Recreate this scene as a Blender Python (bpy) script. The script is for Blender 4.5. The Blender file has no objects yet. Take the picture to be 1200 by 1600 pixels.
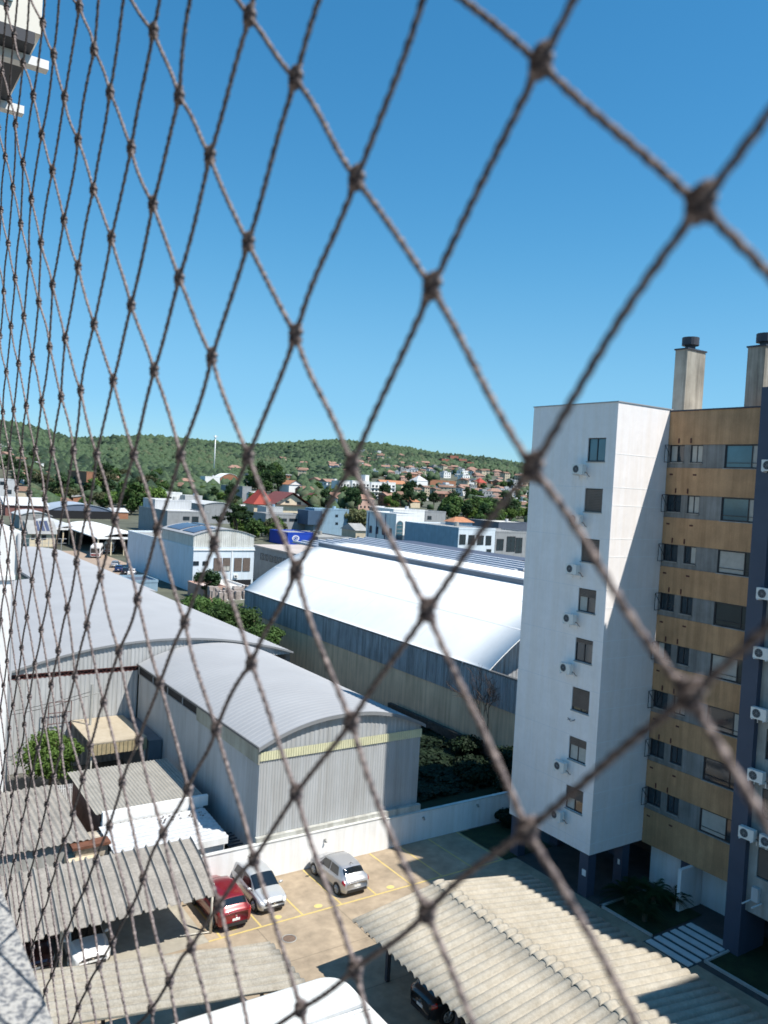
import bpy, math, random
import numpy as np
from mathutils import Vector, Matrix

random.seed(7)
rng = np.random.default_rng(11)
scene = bpy.context.scene
C = scene.collection

# ------------------------------------------------------------------ camera, world, sun, exposure
FPX, PITCH, ROLL, EYE, TH = 1282.67, .03324, .05562, 22.5, .59306   # grid: +X and +Y follow the street grid
cT, sT = math.cos(TH), math.sin(TH)
cam_d = bpy.data.cameras.new("camera"); cam = bpy.data.objects.new("camera", cam_d); C.objects.link(cam)
cam_d.sensor_fit = 'VERTICAL'; cam_d.sensor_height = 36; cam_d.sensor_width = 36
cam_d.lens = FPX/1600*36
cam_d.clip_start = .01; cam_d.clip_end = 9000
cam_d.dof.use_dof = True; cam_d.dof.focus_distance = 1.6; cam_d.dof.aperture_fstop = cam_d.lens/1.8
cam.location = (0, 0, EYE)
cam.rotation_euler = (Matrix.Rotation(-TH, 3, 'Z') @ Matrix.Rotation(math.pi/2-PITCH, 3, 'X') @ Matrix.Rotation(ROLL, 3, 'Z')).to_euler()
scene.camera = cam

SUN_EL = math.radians(57.6); SUN_AZ = math.atan2(.532, -.8467)       # clockwise from +Y
world = bpy.data.worlds.new("World"); scene.world = world; world.use_nodes = True
nt = world.node_tree; nt.nodes.clear()
sky = nt.nodes.new('ShaderNodeTexSky'); sky.sky_type = 'NISHITA'; sky.sun_disc = False
sky.sun_elevation = SUN_EL; sky.sun_rotation = SUN_AZ
sky.altitude = 50; sky.air_density = 1.0; sky.dust_density = .0; sky.ozone_density = 2.5
bg = nt.nodes.new('ShaderNodeBackground'); bg.inputs[1].default_value = .088
wo = nt.nodes.new('ShaderNodeOutputWorld')

def vmul(a, k):
    v = nt.nodes.new('ShaderNodeVectorMath'); v.operation = 'SCALE'; v.inputs['Scale'].default_value = k; nt.links.new(a, v.inputs[0]); return v.outputs[0]
hsv = nt.nodes.new('ShaderNodeHueSaturation'); hsv.inputs['Saturation'].default_value = 1.25; nt.links.new(sky.outputs[0], hsv.inputs['Color'])
cv = nt.nodes.new('ShaderNodeRGBCurve'); cv.mapping.extend = 'EXTRAPOLATED'; cv.mapping.use_clip = False; nt.links.new(vmul(hsv.outputs[0], .12), cv.inputs['Color'])
for ch, pts in enumerate((((0, 0), (.06, .051), (.231, .195), (.515, .29), (1, .5)), ((0, 0), (.19, .265), (.456, .515), (.76, .64), (1, .76)), ((0, 0), (.407, .539), (.716, .823), (1, 1)))):
    c_ = cv.mapping.curves[ch]; c_.points[0].location = pts[0]; c_.points[1].location = pts[-1]
    for q in pts[1:-1]: c_.points.new(*q)
cv.mapping.update(); nt.links.new(vmul(cv.outputs[0], 1/.12), bg.inputs[0]); nt.links.new(bg.outputs[0], wo.inputs[0])
sun_d = bpy.data.lights.new("sun", 'SUN'); sun_d.energy = 5.0; sun_d.angle = math.radians(.53); sun_d.color = (1, .955, .88)
sun = bpy.data.objects.new("sun", sun_d); C.objects.link(sun)
sdir = Vector((math.sin(SUN_AZ)*math.cos(SUN_EL), math.cos(SUN_AZ)*math.cos(SUN_EL), math.sin(SUN_EL)))
sun.rotation_euler = sdir.to_track_quat('Z', 'Y').to_euler(); sun.location = (40, -60, 120)
scene.view_settings.view_transform = 'Standard'; scene.view_settings.look = 'None'
scene.view_settings.exposure = .5; scene.view_settings.gamma = 1

# ------------------------------------------------------------------ surveying helpers (photo pixel -> point on a known plane)
def ray(px, py):
    u = (px-600)/FPX; v = (py-800)/FPX
    a = u*math.cos(ROLL)+v*math.sin(ROLL); b = -u*math.sin(ROLL)+v*math.cos(ROLL)
    x = a; y = math.cos(PITCH)-b*math.sin(PITCH); z = -math.sin(PITCH)-b*math.cos(PITCH)
    return (x*cT+y*sT, -x*sT+y*cT, z)
def gz(px, py, z=0.0):
    d = ray(px, py); t = (z-EYE)/d[2]; return (d[0]*t, d[1]*t)
def gX(px, py, X):
    d = ray(px, py); t = X/d[0]; return (d[1]*t, EYE+d[2]*t)
def gY(px, py, Y):
    d = ray(px, py); t = Y/d[1]; return (d[0]*t, EYE+d[2]*t)
def project(X, Y, Z):
    x = X*cT-Y*sT; y = X*sT+Y*cT; z = Z-EYE
    zf = y*math.cos(PITCH)-z*math.sin(PITCH); up = y*math.sin(PITCH)+z*math.cos(PITCH)
    if zf <= 1e-4: return (-9999, -9999)
    a = x/zf; b = -up/zf
    return (600+FPX*(a*math.cos(ROLL)-b*math.sin(ROLL)), 800+FPX*(a*math.sin(ROLL)+b*math.cos(ROLL)))

# ------------------------------------------------------------------ materials
def lin(c): return tuple(((x/255+.055)/1.055)**2.4 if x/255 > .04045 else x/255/12.92 for x in c)
MATS = {}
def M(name, col=(.5, .5, .5), rough=.8, var=.15, scale=1.5, streak=0.0, bump=0.0, bscale=30, metal=0.0, spec=.4, alpha=None, coat=0.0, fine=0.0, fscale=40, trans=0.0):
    if name in MATS: return MATS[name]
    m = bpy.data.materials.new(name); m.use_nodes = True; n = m.node_tree; b = n.nodes['Principled BSDF']
    tc = n.nodes.new('ShaderNodeTexCoord')
    def noise(sc, det=5, vec=None, r=.6):
        t = n.nodes.new('ShaderNodeTexNoise'); t.inputs['Scale'].default_value = sc; t.inputs['Detail'].default_value = det; t.inputs['Roughness'].default_value = r
        n.links.new(vec or tc.outputs['Object'], t.inputs['Vector']); return t.outputs['Fac']
    def ramp(f, a, bb, c0, c1):
        r = n.nodes.new('ShaderNodeValToRGB'); r.color_ramp.elements[0].position = a; r.color_ramp.elements[1].position = bb
        r.color_ramp.elements[0].color = (*c0, 1); r.color_ramp.elements[1].color = (*c1, 1); n.links.new(f, r.inputs[0]); return r.outputs[0]
    def mul(a, bb, f=1.0):
        x = n.nodes.new('ShaderNodeMix'); x.data_type = 'RGBA'; x.blend_type = 'MULTIPLY'; x.inputs[0].default_value = f
        n.links.new(a, x.inputs[6]); n.links.new(bb, x.inputs[7]); return x.outputs[2]
    lo = tuple(max(0, c*(1-var)) for c in col); hi = tuple(min(1, c*(1+var*.7)) for c in col)
    out = ramp(noise(scale), .3, .7, lo, hi)
    if streak:
        mp = n.nodes.new('ShaderNodeMapping'); mp.inputs['Scale'].default_value = (2.2, 2.2, .12); n.links.new(tc.outputs['Object'], mp.inputs[0])
        g = 1-streak; out = mul(out, ramp(noise(1.0, 6, mp.outputs[0], .7), .42, .62, (1, 1, 1), (g, g*.98, g*.95)))
    if fine:
        g = 1-fine; out = mul(out, ramp(noise(fscale, 4), .35, .65, (g, g, g), (1, 1, 1)))
    n.links.new(out, b.inputs['Base Color'])
    b.inputs['Roughness'].default_value = rough; b.inputs['Metallic'].default_value = metal
    b.inputs['Specular IOR Level'].default_value = spec
    if coat: b.inputs['Coat Weight'].default_value = coat; b.inputs['Coat Roughness'].default_value = .05
    if trans: b.inputs['Transmission Weight'].default_value = trans
    if bump:
        bp = n.nodes.new('ShaderNodeBump'); bp.inputs['Strength'].default_value = bump; bp.inputs['Distance'].default_value = .02
        n.links.new(noise(bscale, 4), bp.inputs['Height']); n.links.new(bp.outputs[0], b.inputs['Normal'])
    MATS[name] = m; return m
def foliage(name, col, var=.35, tl=.25):
    if name in MATS: return MATS[name]
    m = M(name, col, .7, var, .9, spec=.25, fine=.25, fscale=6)
    n = m.node_tree; b = n.nodes['Principled BSDF']; o = n.nodes['Material Output']
    oi = n.nodes.new('ShaderNodeObjectInfo'); hs = n.nodes.new('ShaderNodeHueSaturation')
    src = b.inputs['Base Color'].links[0].from_socket
    mr = n.nodes.new('ShaderNodeMapRange'); mr.inputs[3].default_value = .72; mr.inputs[4].default_value = 1.3
    n.links.new(oi.outputs['Random'], mr.inputs[0]); n.links.new(mr.outputs[0], hs.inputs['Value']); n.links.new(src, hs.inputs['Color'])
    n.links.new(hs.outputs[0], b.inputs['Base Color'])
    tr = n.nodes.new('ShaderNodeBsdfTranslucent'); n.links.new(hs.outputs[0], tr.inputs[0])
    mx = n.nodes.new('ShaderNodeMixShader'); mx.inputs[0].default_value = tl
    n.links.new(b.outputs[0], mx.inputs[1]); n.links.new(tr.outputs[0], mx.inputs[2]); n.links.new(mx.outputs[0], o.inputs[0])
    return m

# ------------------------------------------------------------------ mesh helpers
def tag(o, label=None, cat=None, group=None, kind=None):
    if label: o['label'] = label
    if cat: o['category'] = cat
    if group: o['group'] = group
    if kind: o['kind'] = kind
    return o
def thing(name, label, cat, loc=(0, 0, 0), rz=0, group=None):
    o = bpy.data.objects.new(name, None); C.objects.link(o); o.location = loc; o.rotation_euler = (0, 0, rz)
    o.empty_display_size = .3
    return tag(o, label, cat, group)
def wloc(p):
    v = Vector((0, 0, 0))
    while p is not None: v += p.location; p = p.parent
    return v
class MB:
    def __init__(s): s.v = []; s.f = []; s.m = []; s.mi = 0
    def add(s, vs, fs):
        k = len(s.v); s.v += [tuple(p) for p in vs]
        for f in fs: s.f.append(tuple(i+k for i in f)); s.m.append(s.mi)
        return s
    def quad(s, a, b, c, d): return s.add([a, b, c, d], [(0, 1, 2, 3)])
    def box(s, x0, x1, y0, y1, z0, z1):
        if x0 > x1: x0, x1 = x1, x0
        if y0 > y1: y0, y1 = y1, y0
        return s.add([(x0, y0, z0), (x1, y0, z0), (x1, y1, z0), (x0, y1, z0), (x0, y0, z1), (x1, y0, z1), (x1, y1, z1), (x0, y1, z1)],
                     [(3, 2, 1, 0), (4, 5, 6, 7), (0, 1, 5, 4), (1, 2, 6, 5), (2, 3, 7, 6), (3, 0, 4, 7)])
    def tube(s, pts, r, n=8, cap=True):
        pts = [Vector(p) for p in pts]; N = len(pts); rs = r if hasattr(r, '__len__') else [r]*N
        k = len(s.v); prev = None
        for i, p in enumerate(pts):
            t = (pts[min(i+1, N-1)]-pts[max(i-1, 0)]).normalized()
            a = prev if prev is not None else (Vector((0, 0, 1)) if abs(t.z) < .9 else Vector((1, 0, 0)))
            a = (a-t*a.dot(t)).normalized(); b = t.cross(a); prev = a
            for j in range(n):
                w = 2*math.pi*j/n; s.v.append(tuple(p+(a*math.cos(w)+b*math.sin(w))*rs[i]))
        for i in range(N-1):
            for j in range(n):
                s.f.append((k+i*n+j, k+i*n+(j+1) % n, k+(i+1)*n+(j+1) % n, k+(i+1)*n+j)); s.m.append(s.mi)
        if cap:
            s.f.append(tuple(k+j for j in reversed(range(n)))); s.m.append(s.mi)
            s.f.append(tuple(k+(N-1)*n+j for j in range(n))); s.m.append(s.mi)
        return s
    def cyl(s, x, y, z0, z1, r, n=16, r2=None): return s.tube([(x, y, z0), (x, y, z1)], [r, r if r2 is None else r2], n)
    def grid(s, fn, nu, nv, thick=0, flip=False):
        k = len(s.v)
        P = [fn(i/nu, j/nv) for i in range(nu+1) for j in range(nv+1)]
        s.v += P; W = nv+1
        for i in range(nu):
            for j in range(nv):
                f = (k+i*W+j, k+(i+1)*W+j, k+(i+1)*W+j+1, k+i*W+j+1)
                s.f.append(f[::-1] if flip else f); s.m.append(s.mi)
        if thick:
            k2 = len(s.v); s.v += [(p[0], p[1], p[2]-thick) for p in P]
            for i in range(nu):
                for j in range(nv):
                    f = (k2+i*W+j, k2+(i+1)*W+j, k2+(i+1)*W+j+1, k2+i*W+j+1)
                    s.f.append(f if flip else f[::-1]); s.m.append(s.mi)
            rim = [i*W for i in range(nu+1)], [i*W+nv for i in range(nu+1)], list(range(nv+1)), [nu*W+j for j in range(nv+1)]
            for r in rim:
                for a, b in zip(r, r[1:]): s.f.append((k+a, k+b, k2+b, k2+a)); s.m.append(s.mi)
        return s
    def build(s, name, mat, parent=None, smooth=False, label=None):
        me = bpy.data.meshes.new(name)
        off = wloc(parent) if parent is not None else Vector((0, 0, 0))
        vs = np.array(s.v, dtype=np.float32).reshape(-1, 3)-np.array(off, dtype=np.float32)
        me.from_pydata(vs.tolist(), [], s.f)
        mats = mat if isinstance(mat, (list, tuple)) else [mat]
        for q in mats: me.materials.append(q)
        if len(mats) > 1: me.polygons.foreach_set('material_index', s.m)
        if smooth: me.polygons.foreach_set('use_smooth', [True]*len(me.polygons))
        me.update()
        o = bpy.data.objects.new(name, me); C.objects.link(o)
        if parent is not None: o.parent = parent
        if label: o['label'] = label
        return o
def np_mesh(name, V, F, mat, parent=None, smooth=False):
    V = np.asarray(V, dtype=np.float32); F = np.asarray(F, dtype=np.int32); k = F.shape[1]
    me = bpy.data.meshes.new(name); me.vertices.add(len(V)); me.vertices.foreach_set('co', V.ravel())
    me.loops.add(F.size); me.loops.foreach_set('vertex_index', F.ravel())
    me.polygons.add(len(F)); me.polygons.foreach_set('loop_start', np.arange(0, F.size, k, dtype=np.int32)); me.polygons.foreach_set('loop_total', np.full(len(F), k, dtype=np.int32))
    if smooth: me.polygons.foreach_set('use_smooth', np.ones(len(F), dtype=bool))
    me.materials.append(mat); me.update(calc_edges=True); me.validate()
    o = bpy.data.objects.new(name, me); C.objects.link(o)
    if parent is not None: o.parent = parent
    return o
def copy_tree(o, parent=None):
    c = o.copy(); C.objects.link(c); c.parent = parent
    for ch in list(o.children): copy_tree(ch, c)
    return c
def wall_holes(mb, plane, c, a0, a1, z0, z1, holes, depth=.15, sgn=1):
    """wall in plane X=c or Y=c with rectangular openings and their reveals (going depth*sgn inwards)"""
    P = (lambda a, z, d=0: (c+d, a, z)) if plane == 'X' else (lambda a, z, d=0: (a, c+d, z))
    A = sorted({a0, a1, *[h[0] for h in holes], *[h[1] for h in holes]}); Z = sorted({z0, z1, *[h[2] for h in holes], *[h[3] for h in holes]})
    for i in range(len(A)-1):
        for j in range(len(Z)-1):
            am = (A[i]+A[i+1])/2; zm = (Z[j]+Z[j+1])/2
            if any(h[0] < am < h[1] and h[2] < zm < h[3] for h in holes): continue
            q = [P(A[i], Z[j]), P(A[i+1], Z[j]), P(A[i+1], Z[j+1]), P(A[i], Z[j+1])]
            mb.quad(*(q if plane == 'Y' else q[::-1]))
    d = depth*sgn
    for h in holes:
        mb.quad(P(h[0], h[2]), P(h[1], h[2]), P(h[1], h[2], d), P(h[0], h[2], d)); mb.quad(P(h[0], h[3], d), P(h[1], h[3], d), P(h[1], h[3]), P(h[0], h[3]))
        mb.quad(P(h[0], h[2], d), P(h[0], h[3], d), P(h[0], h[3]), P(h[0], h[2])); mb.quad(P(h[1], h[2]), P(h[1], h[3]), P(h[1], h[3], d), P(h[1], h[2], d))
def pbox(mb, plane, c, t0, t1, a0, a1, z0, z1):
    if plane == 'X': mb.box(c+t0, c+t1, a0, a1, z0, z1)
    else: mb.box(a0, a1, c+t0, c+t1, z0, z1)
def rib(x, per, h, duty=.5, edge=.12):
    t = (x/per) % 1.0
    if t < edge: return h*t/edge
    if t < duty: return h
    if t < duty+edge: return h*(1-(t-duty)/edge)
    return 0.0
def rib_wall(mb, plane, c, a0, a1, z0, z1, per=.25, h=.03, out=-1, ztop=None):
    n = max(1, int(round((a1-a0)/per))); per = (a1-a0)/n
    pts = []
    for k in range(n):
        for t, q in ((0, 0), (.42, 0), (.5, 1), (.92, 1)): pts.append((a0+(k+t)*per, q*h*out))
    pts.append((a1, 0))
    for (a, d), (b, e) in zip(pts, pts[1:]):
        za = ztop(a) if ztop else z1; zb = ztop(b) if ztop else z1
        if plane == 'X': q = [(c+d, a, z0), (c+e, b, z0), (c+e, b, zb), (c+d, a, za)][::-1]
        else: q = [(a, c+d, z0), (b, c+e, z0), (b, c+e, zb), (a, c+d, za)]
        mb.quad(*q)

# palette
WHITE = M('white_plaster', (.8, .8, .79), .85, .06, .8, streak=.10, bump=.15)
TOWERW = M('tower_plaster', (.86, .82, .80), .85, .05, .6, streak=.04, bump=.1, fine=.04, fscale=3)
CREAM = M('cream_plaster', (.68, .58, .42), .85, .1, .8, streak=.15)
OCHRE = M('ochre_wall', (.86, .60, .40), .9, .12, .4, streak=.25)
BROWNT = M('brown_tile', (.53, .32, .17), .75, .18, .9, streak=.22, fine=.12, fscale=14)
CONC = M('concrete', (.36, .36, .34), .9, .2, 1.2, streak=.25, bump=.2)
CHIMC = M('chimney_concrete', (.36, .34, .29), .9, .22, .9, streak=.5, bump=.2)
DGREY = M('dark_grey_paint', (.045, .05, .065), .6, .1, 1)
PILLAR = M('slate_blue_paint', (.055, .07, .105), .6, .1, 1)
ALU = M('dark_aluminium', (.03, .03, .035), .4, .1, 1)
BLACK = M('black_void', (.012, .012, .014), .8, .1, 1)
GLASS = M('window_glass', (.02, .035, .045), .06, .3, .6, spec=.9)
GLASSB = M('teal_glass', (.05, .13, .17), .06, .3, .6, spec=.9)
SHUT = M('brown_shutter', (.15, .115, .095), .7, .12, 2)
CURT = M('pale_curtain', (.45, .44, .40), .9, .12, 3)
GALV = M('galvanised_sheet', (.325, .33, .34), .75, .06, .25, metal=0, spec=.25)
GALVW = M('galvanised_wall', (.42, .43, .435), .7, .08, .4, streak=.16, metal=0, spec=.25)
BLUEM = M('blue_grey_sheet', (.43, .44, .455), .6, .18, .6, streak=.45)
WROOF = M('white_roof_membrane', (.80, .80, .78), .8, .07, .16, fine=.03, fscale=1.2)
FIBRO = M('fibre_cement_beige', (.43, .39, .32), .95, .13, .8, streak=.12, fine=.16, fscale=9, bump=.4, bscale=25)
FIBROG = M('fibre_cement_grey', (.32, .295, .26), .95, .2, .9, fine=.28, fscale=8, bump=.4, bscale=25)
YELL = M('pale_yellow_trim', (.62, .60, .40), .7, .1, 2)
RUST = M('rust_red_steel', (.10, .035, .03), .8, .3, 4)
ASPH = M('dark_asphalt', (.06, .06, .062), .9, .2, 1, fine=.2, fscale=20)
TERRA = M('terracotta_tile', (.34, .20, .15), .85, .3, 1.5, fine=.2, fscale=8)
REDT = M('red_tile', (.36, .05, .03), .7, .15, 1.2, fine=.15, fscale=8)
BRICK = M('brick', (.36, .17, .10), .9, .2, 1.2, fine=.2, fscale=6)
GREYP = M('grey_plaster', (.30, .31, .32), .85, .12, .6, streak=.15)
LGREY = M('light_grey_plaster', (.52, .53, .54), .85, .08, .6, streak=.12)
BLUEP = M('blue_plaster', (.24, .36, .46), .8, .1, .5, streak=.12)
LBLUE = M('pale_blue_plaster', (.62, .69, .75), .8, .06, .5, streak=.08)
ROYAL = M('royal_blue_sign', (.015, .06, .42), .5, .06, 1)
WPLAST = M('white_plastic', (.72, .71, .67), .45, .05, 3)
WPAINT = M('white_painted_metal', (.8, .8, .8), .4, .04, 2)
DIRTYR = M('weathered_grey_roof', (.32, .32, .31), .8, .2, .4, fine=.15, fscale=3)
DARKR = M('dark_slate_roof', (.10, .115, .15), .5, .1, .5)
BARK = M('bark', (.11, .085, .06), .9, .3, 4)
STEEL = M('painted_steel_post', (.55, .52, .45), .6, .15, 3)
LEAF_A = foliage('leaf_mid_green', (.075, .14, .035)); LEAF_B = foliage('leaf_dark_green', (.035, .075, .025)); LEAF_C = foliage('leaf_bright_green', (.12, .20, .04)); LEAF_D = foliage('leaf_olive', (.12, .13, .06))

# ------------------------------------------------------------------ terrain
SKY_PX = [(-500, 650), (-300, 640), (-150, 643), (0, 657), (60, 670), (100, 684), (150, 686), (210, 680), (270, 684), (336, 690), (380, 696), (450, 692), (500, 688), (540, 688), (600, 694), (650, 702), (700, 710), (770, 717), (812, 724), (900, 740), (1000, 752), (1300, 772), (1700, 800)]
_az = []; _el = []
for x, y in SKY_PX:
    d = ray(x, y); _az.append(math.atan2(d[0], d[1])); _el.append(d[2]/math.hypot(d[0], d[1]))
RX = [-.2, .17, .3, .5, .8, 1.2]; RR = [900, 950, 1200, 1450, 1450, 1450]
def terr(x, y):
    x = np.asarray(x, float); y = np.asarray(y, float)
    az = np.arctan2(x, y); d = np.hypot(x, y)
    R = np.interp(az, RX, RR); e = np.interp(az, _az, _el)
    zr = np.maximum(EYE+R*e-5, 5)
    t = np.clip((d-330)/(R-330), 0, None); tt = np.minimum(t, 1)
    z = zr*tt**1.45
    z = z+np.sin(x/95+1.3)*np.cos(y/120)*4*tt*(1-tt)*3
    z = np.where(t > 1, zr*np.clip(1-(t-1)*.35, .2, 1), z)
    back = np.clip((np.cos(az-.6)-.1)*4, 0, 1)       # the hill stands only on the far side
    return z*back
def T(x, y): return float(terr(x, y))
def hit(px, py):
    r = ray(px, py); t = 60.0
    while t < 2600:
        x, y, z = r[0]*t, r[1]*t, EYE+r[2]*t
        if z < T(x, y): return (x, y, T(x, y))
        t += 4
    return None
az = np.linspace(-math.pi, math.pi, 361); rad = np.concatenate([np.linspace(0.01, 300, 25), np.linspace(320, 1700, 70), np.array([1900, 2300, 3000, 4000, 6000])])
AA, RD = np.meshgrid(az, rad, indexing='ij'); GXc = RD*np.sin(AA); GYc = RD*np.cos(AA); GZ = terr(GXc, GYc)-.02
V = np.stack([GXc.ravel(), GYc.ravel(), GZ.ravel()], 1); nr = len(rad)
ii, jj = np.meshgrid(np.arange(len(az)-1), np.arange(nr-1), indexing='ij'); ii = ii.ravel(); jj = jj.ravel()
F = np.stack([ii*nr+jj, ii*nr+jj+1, (ii+1)*nr+jj+1, (ii+1)*nr+jj], 1)[:, ::-1]
gm = M('town_ground', (.115, .12, .085), .95, .35, .015, fine=.35, fscale=.12)
g = np_mesh('ground', V, F, gm, smooth=True); tag(g, kind='structure')

def sheet(name, x0, x1, y0, y1, z, mat, kind='structure', n=1):
    m = MB(); m.quad((x0, y0, z), (x1, y0, z), (x1, y1, z), (x0, y1, z)); o = m.build(name, mat); o['kind'] = kind; return o
PAV = M('parking_concrete', (.385, .305, .215), .9, .28, .45, streak=0, fine=.22, fscale=1.7, bump=.15)
sheet('parking_lot', -3, 35.6, -4, 40.8, .006, PAV)
sheet('yard_ground', 2, 20.3, 41.1, 63.1, .006, M('yard_dirt', (.13, .125, .11), .95, .3, .8, fine=.3, fscale=6))
sheet('building_pavement', 35.6, 60, 5, 40.8, .010, M('dark_pavers', (.085, .075, .07), .9, .25, 1.2, fine=.2, fscale=9))
sheet('far_yard', 36, 60, 166, 230, .010, M('bus_yard_earth', (.33, .25, .19), .95, .12, .2))
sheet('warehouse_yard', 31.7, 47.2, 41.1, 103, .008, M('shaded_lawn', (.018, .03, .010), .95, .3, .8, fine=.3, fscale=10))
# grass beds by the apartment building
for (x0, x1, y0, y1, nm) in ((35.75, 40.0, 26.15, 29.4, 'planting_bed'), (36.2, 41, 10, 23.2, 'lawn'), (34.75, 38.8, 36.2, 40.6, 'lawn')):
    sheet(nm, x0, x1, y0, y1, .05, M('lawn_green', (.035, .05, .018), .95, .35, 1.5, fine=.4, fscale=14))
kb = MB()
for (x0, x1, y0, y1) in ((35.62, 35.74, 26.1, 29.5), (35.62, 40, 29.4, 29.52), (36.06, 36.19, 10, 23.2), (36.06, 41, 23.2, 23.32)): kb.box(x0, x1, y0, y1, 0, .13)
o = kb.build('bed_kerb', M('kerb_concrete', (.42, .41, .38), .9, .12, 2)); o['kind'] = 'structure'
# painted bay lines
LP = M('yellow_line_paint', (.62, .47, .17), .8, .12, 3, fine=.18, fscale=10)
lm = MB()
for x in (16.35, 18.5, 20.85, 23.2, 25.42, 27.8, 30.0, 32.3, 34.62): lm.quad((x-.05, 36.35, .012), (x+.05, 36.35, .012), (x+.05, 40.75, .012), (x-.05, 40.75, .012))
lm.quad((15.2, 36.3, .013), (34.7, 36.3, .013), (34.7, 36.41, .013), (15.2, 36.41, .013))
o = lm.build('bay_lines', LP); o['kind'] = 'structure'
lm = MB()
for x, y in ((22.0, 36.8), (26.58, 36.7), (19.6, 36.8), (17.2, 36.9)):
    n = 14; lm.add([(x+.24*math.cos(2*math.pi*k/n), y+.19*math.sin(2*math.pi*k/n), .013) for k in range(n)], [tuple(range(n))])
o = lm.build('bay_dots', M('pale_yellow_dot', (.66, .53, .2), .8, .15, 5, fine=.15)); o['kind'] = 'structure'
# faint joints in the concrete
lm = MB()
for y in (33.0, 29.5, 26): lm.quad((-2, y, .011), (35, y, .011), (35, y+.03, .011), (-2, y+.03, .011))
for x in (13.5, 18.2, 22.8, 27.4): lm.quad((x, 15, .0112), (x+.03, 15, .0112), (x+.03, 36.3, .0112), (x, 36.3, .0112))
o = lm.build('pavement_joints', M('joint_dark', (.2, .165, .12), .9, .2, 2)); o['kind'] = 'structure'
# striped footpath
lm = MB(); x = 35.0
for k in range(6): lm.box(x+.66*k, x+.66*k+.4, 23.45, 25.95, 0, .07)
o = lm.build('striped_path', M('path_slab', (.62, .62, .6), .9, .1, 2)); o['kind'] = 'structure'
sheet('path_base', 34.9, 38.95, 23.36, 26.04, .016, M('path_dark', (.07, .08, .085), .9, .2, 2))
# manhole
mh = thing('manhole_cover', 'round dark manhole cover in the parking lot pavement', 'manhole cover', (19.22, 34.75, 0))
m = MB(); m.cyl(19.22, 34.75, 0, .022, .31, 24); m.build('cover', M('rusty_iron', (.16, .11, .08), .8, .25, 6, bump=.4), mh)
m = MB(); m.tube([(19.22+.35*math.cos(a), 34.75+.35*math.sin(a), .012) for a in np.linspace(0, 2*math.pi, 25)], .025, 6, False); m.build('rim', CONC, mh)

# ------------------------------------------------------------------ white boundary wall
bw = thing('boundary_wall', 'long white plastered wall at the back of the parking lot', 'wall', (24, 40.9, 0))
m = MB(); m.box(-6, 28.95, 40.8, 41.0, 0, 2.02); m.build('wall', WHITE, bw)
m = MB(); m.box(28.953, 46, 40.82, 41.0, 0, 1.86); m.build('wall', WHITE, bw)
m = MB(); m.box(-6, 28.95, 40.76, 41.04, 2.023, 2.075); m.box(28.96, 46, 40.78, 41.04, 1.863, 1.91); m.build('coping', M('coping', (.6, .6, .57), .9, .15, 2), bw)
# wall lamps
for x, z in ((16.6+.6, 1.35), (24.6, 1.5), (31.8, 1.5), (36.3, 1.55)):
    L = thing('wall_lamp', 'small grey lamp fixed near the top of the white boundary wall', 'lamp', (x, 40.8, z), 0, 'lamps on the white wall')
    m = MB(); m.box(x-.07, x+.07, 40.72, 40.797, z-.04, z+.04); m.build('housing', CONC, L)
    m = MB(); m.cyl(x, 40.66, z-.12, z+.02, .07, 10, .03); m.build('shade', DIRTYR, L, True)

# ------------------------------------------------------------------ hangars
def arch(x, x0, x1, ze, zc, k=2.0):
    t = (x-x0)/(x1-x0)*2-1; return ze+(zc-ze)*(1-abs(t)**k)
def arch_roof(m, x0, x1, y0, y1, ze, zc, per=.5, h=.035, nx=28, thick=.05, over=.15, k=2.0):
    n = int(round((y1-y0)/per)); prof = [(0, 0), (.62, 0), (.7, 1), (.92, 1)]
    ys = [(y0+(i+t)*(y1-y0)/n, q*h) for i in range(n) for t, q in prof]+[(y1, 0)]
    X = [x0-over+(x1-x0+2*over)*i/nx for i in range(nx+1)]
    m.grid(lambda u, v: (X[int(round(u*nx))], ys[int(round(v*(len(ys)-1)))][0], arch(X[int(round(u*nx))], x0, x1, ze, zc, k)+ys[int(round(v*(len(ys)-1)))][1]), nx, len(ys)-1, thick)
H2 = thing('warehouse_shed', 'grey corrugated metal hangar with curved roof right behind the white wall', 'warehouse', (26, 41.25, 0))
X0, X1, Y0, Y1, ZE, ZC = 20.34, 31.55, 41.25, 63.1, 7.5, 8.75
m = MB()
rib_wall(m, 'Y', Y0, X0, X1, 0.5, 6.7, .18, .012, -1)
rib_wall(m, 'X', X0, Y0, Y1, .3, 7.0, .2, .012, -1)
rib_wall(m, 'X', X1, Y0, Y1, .3, 7.5, .42, .03, 1)
m.build('wall', GALVW, H2)
m = MB(); rib_wall(m, 'Y', Y0+.04, X0, X1, 6.70, 7.4, .3, .02, -1, ztop=lambda a: arch(a, X0, X1, ZE, ZC, 2.2)-.03); m.build('gable', GALVW, H2)
m = MB(); rib_wall(m, 'Y', Y0-.06, X0-.05, X1+.05, 6.62, 7.14, .16, .03, -1); m.build('trim_band', YELL, H2)
m = MB(); m.box(X0-.1, X1+.1, Y0-.32, Y0-.04, 1.9, 2.32); m.build('base_trim', M('base_flashing', (.5, .5, .46), .8, .15, 2, streak=.3), H2)
m = MB(); arch_roof(m, X0, X1, Y0-.2, Y1, ZE, ZC, .5, .022, 30, .05, .2, 2.2); m.build('roof', GALV, H2, False)
m = MB()
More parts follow.
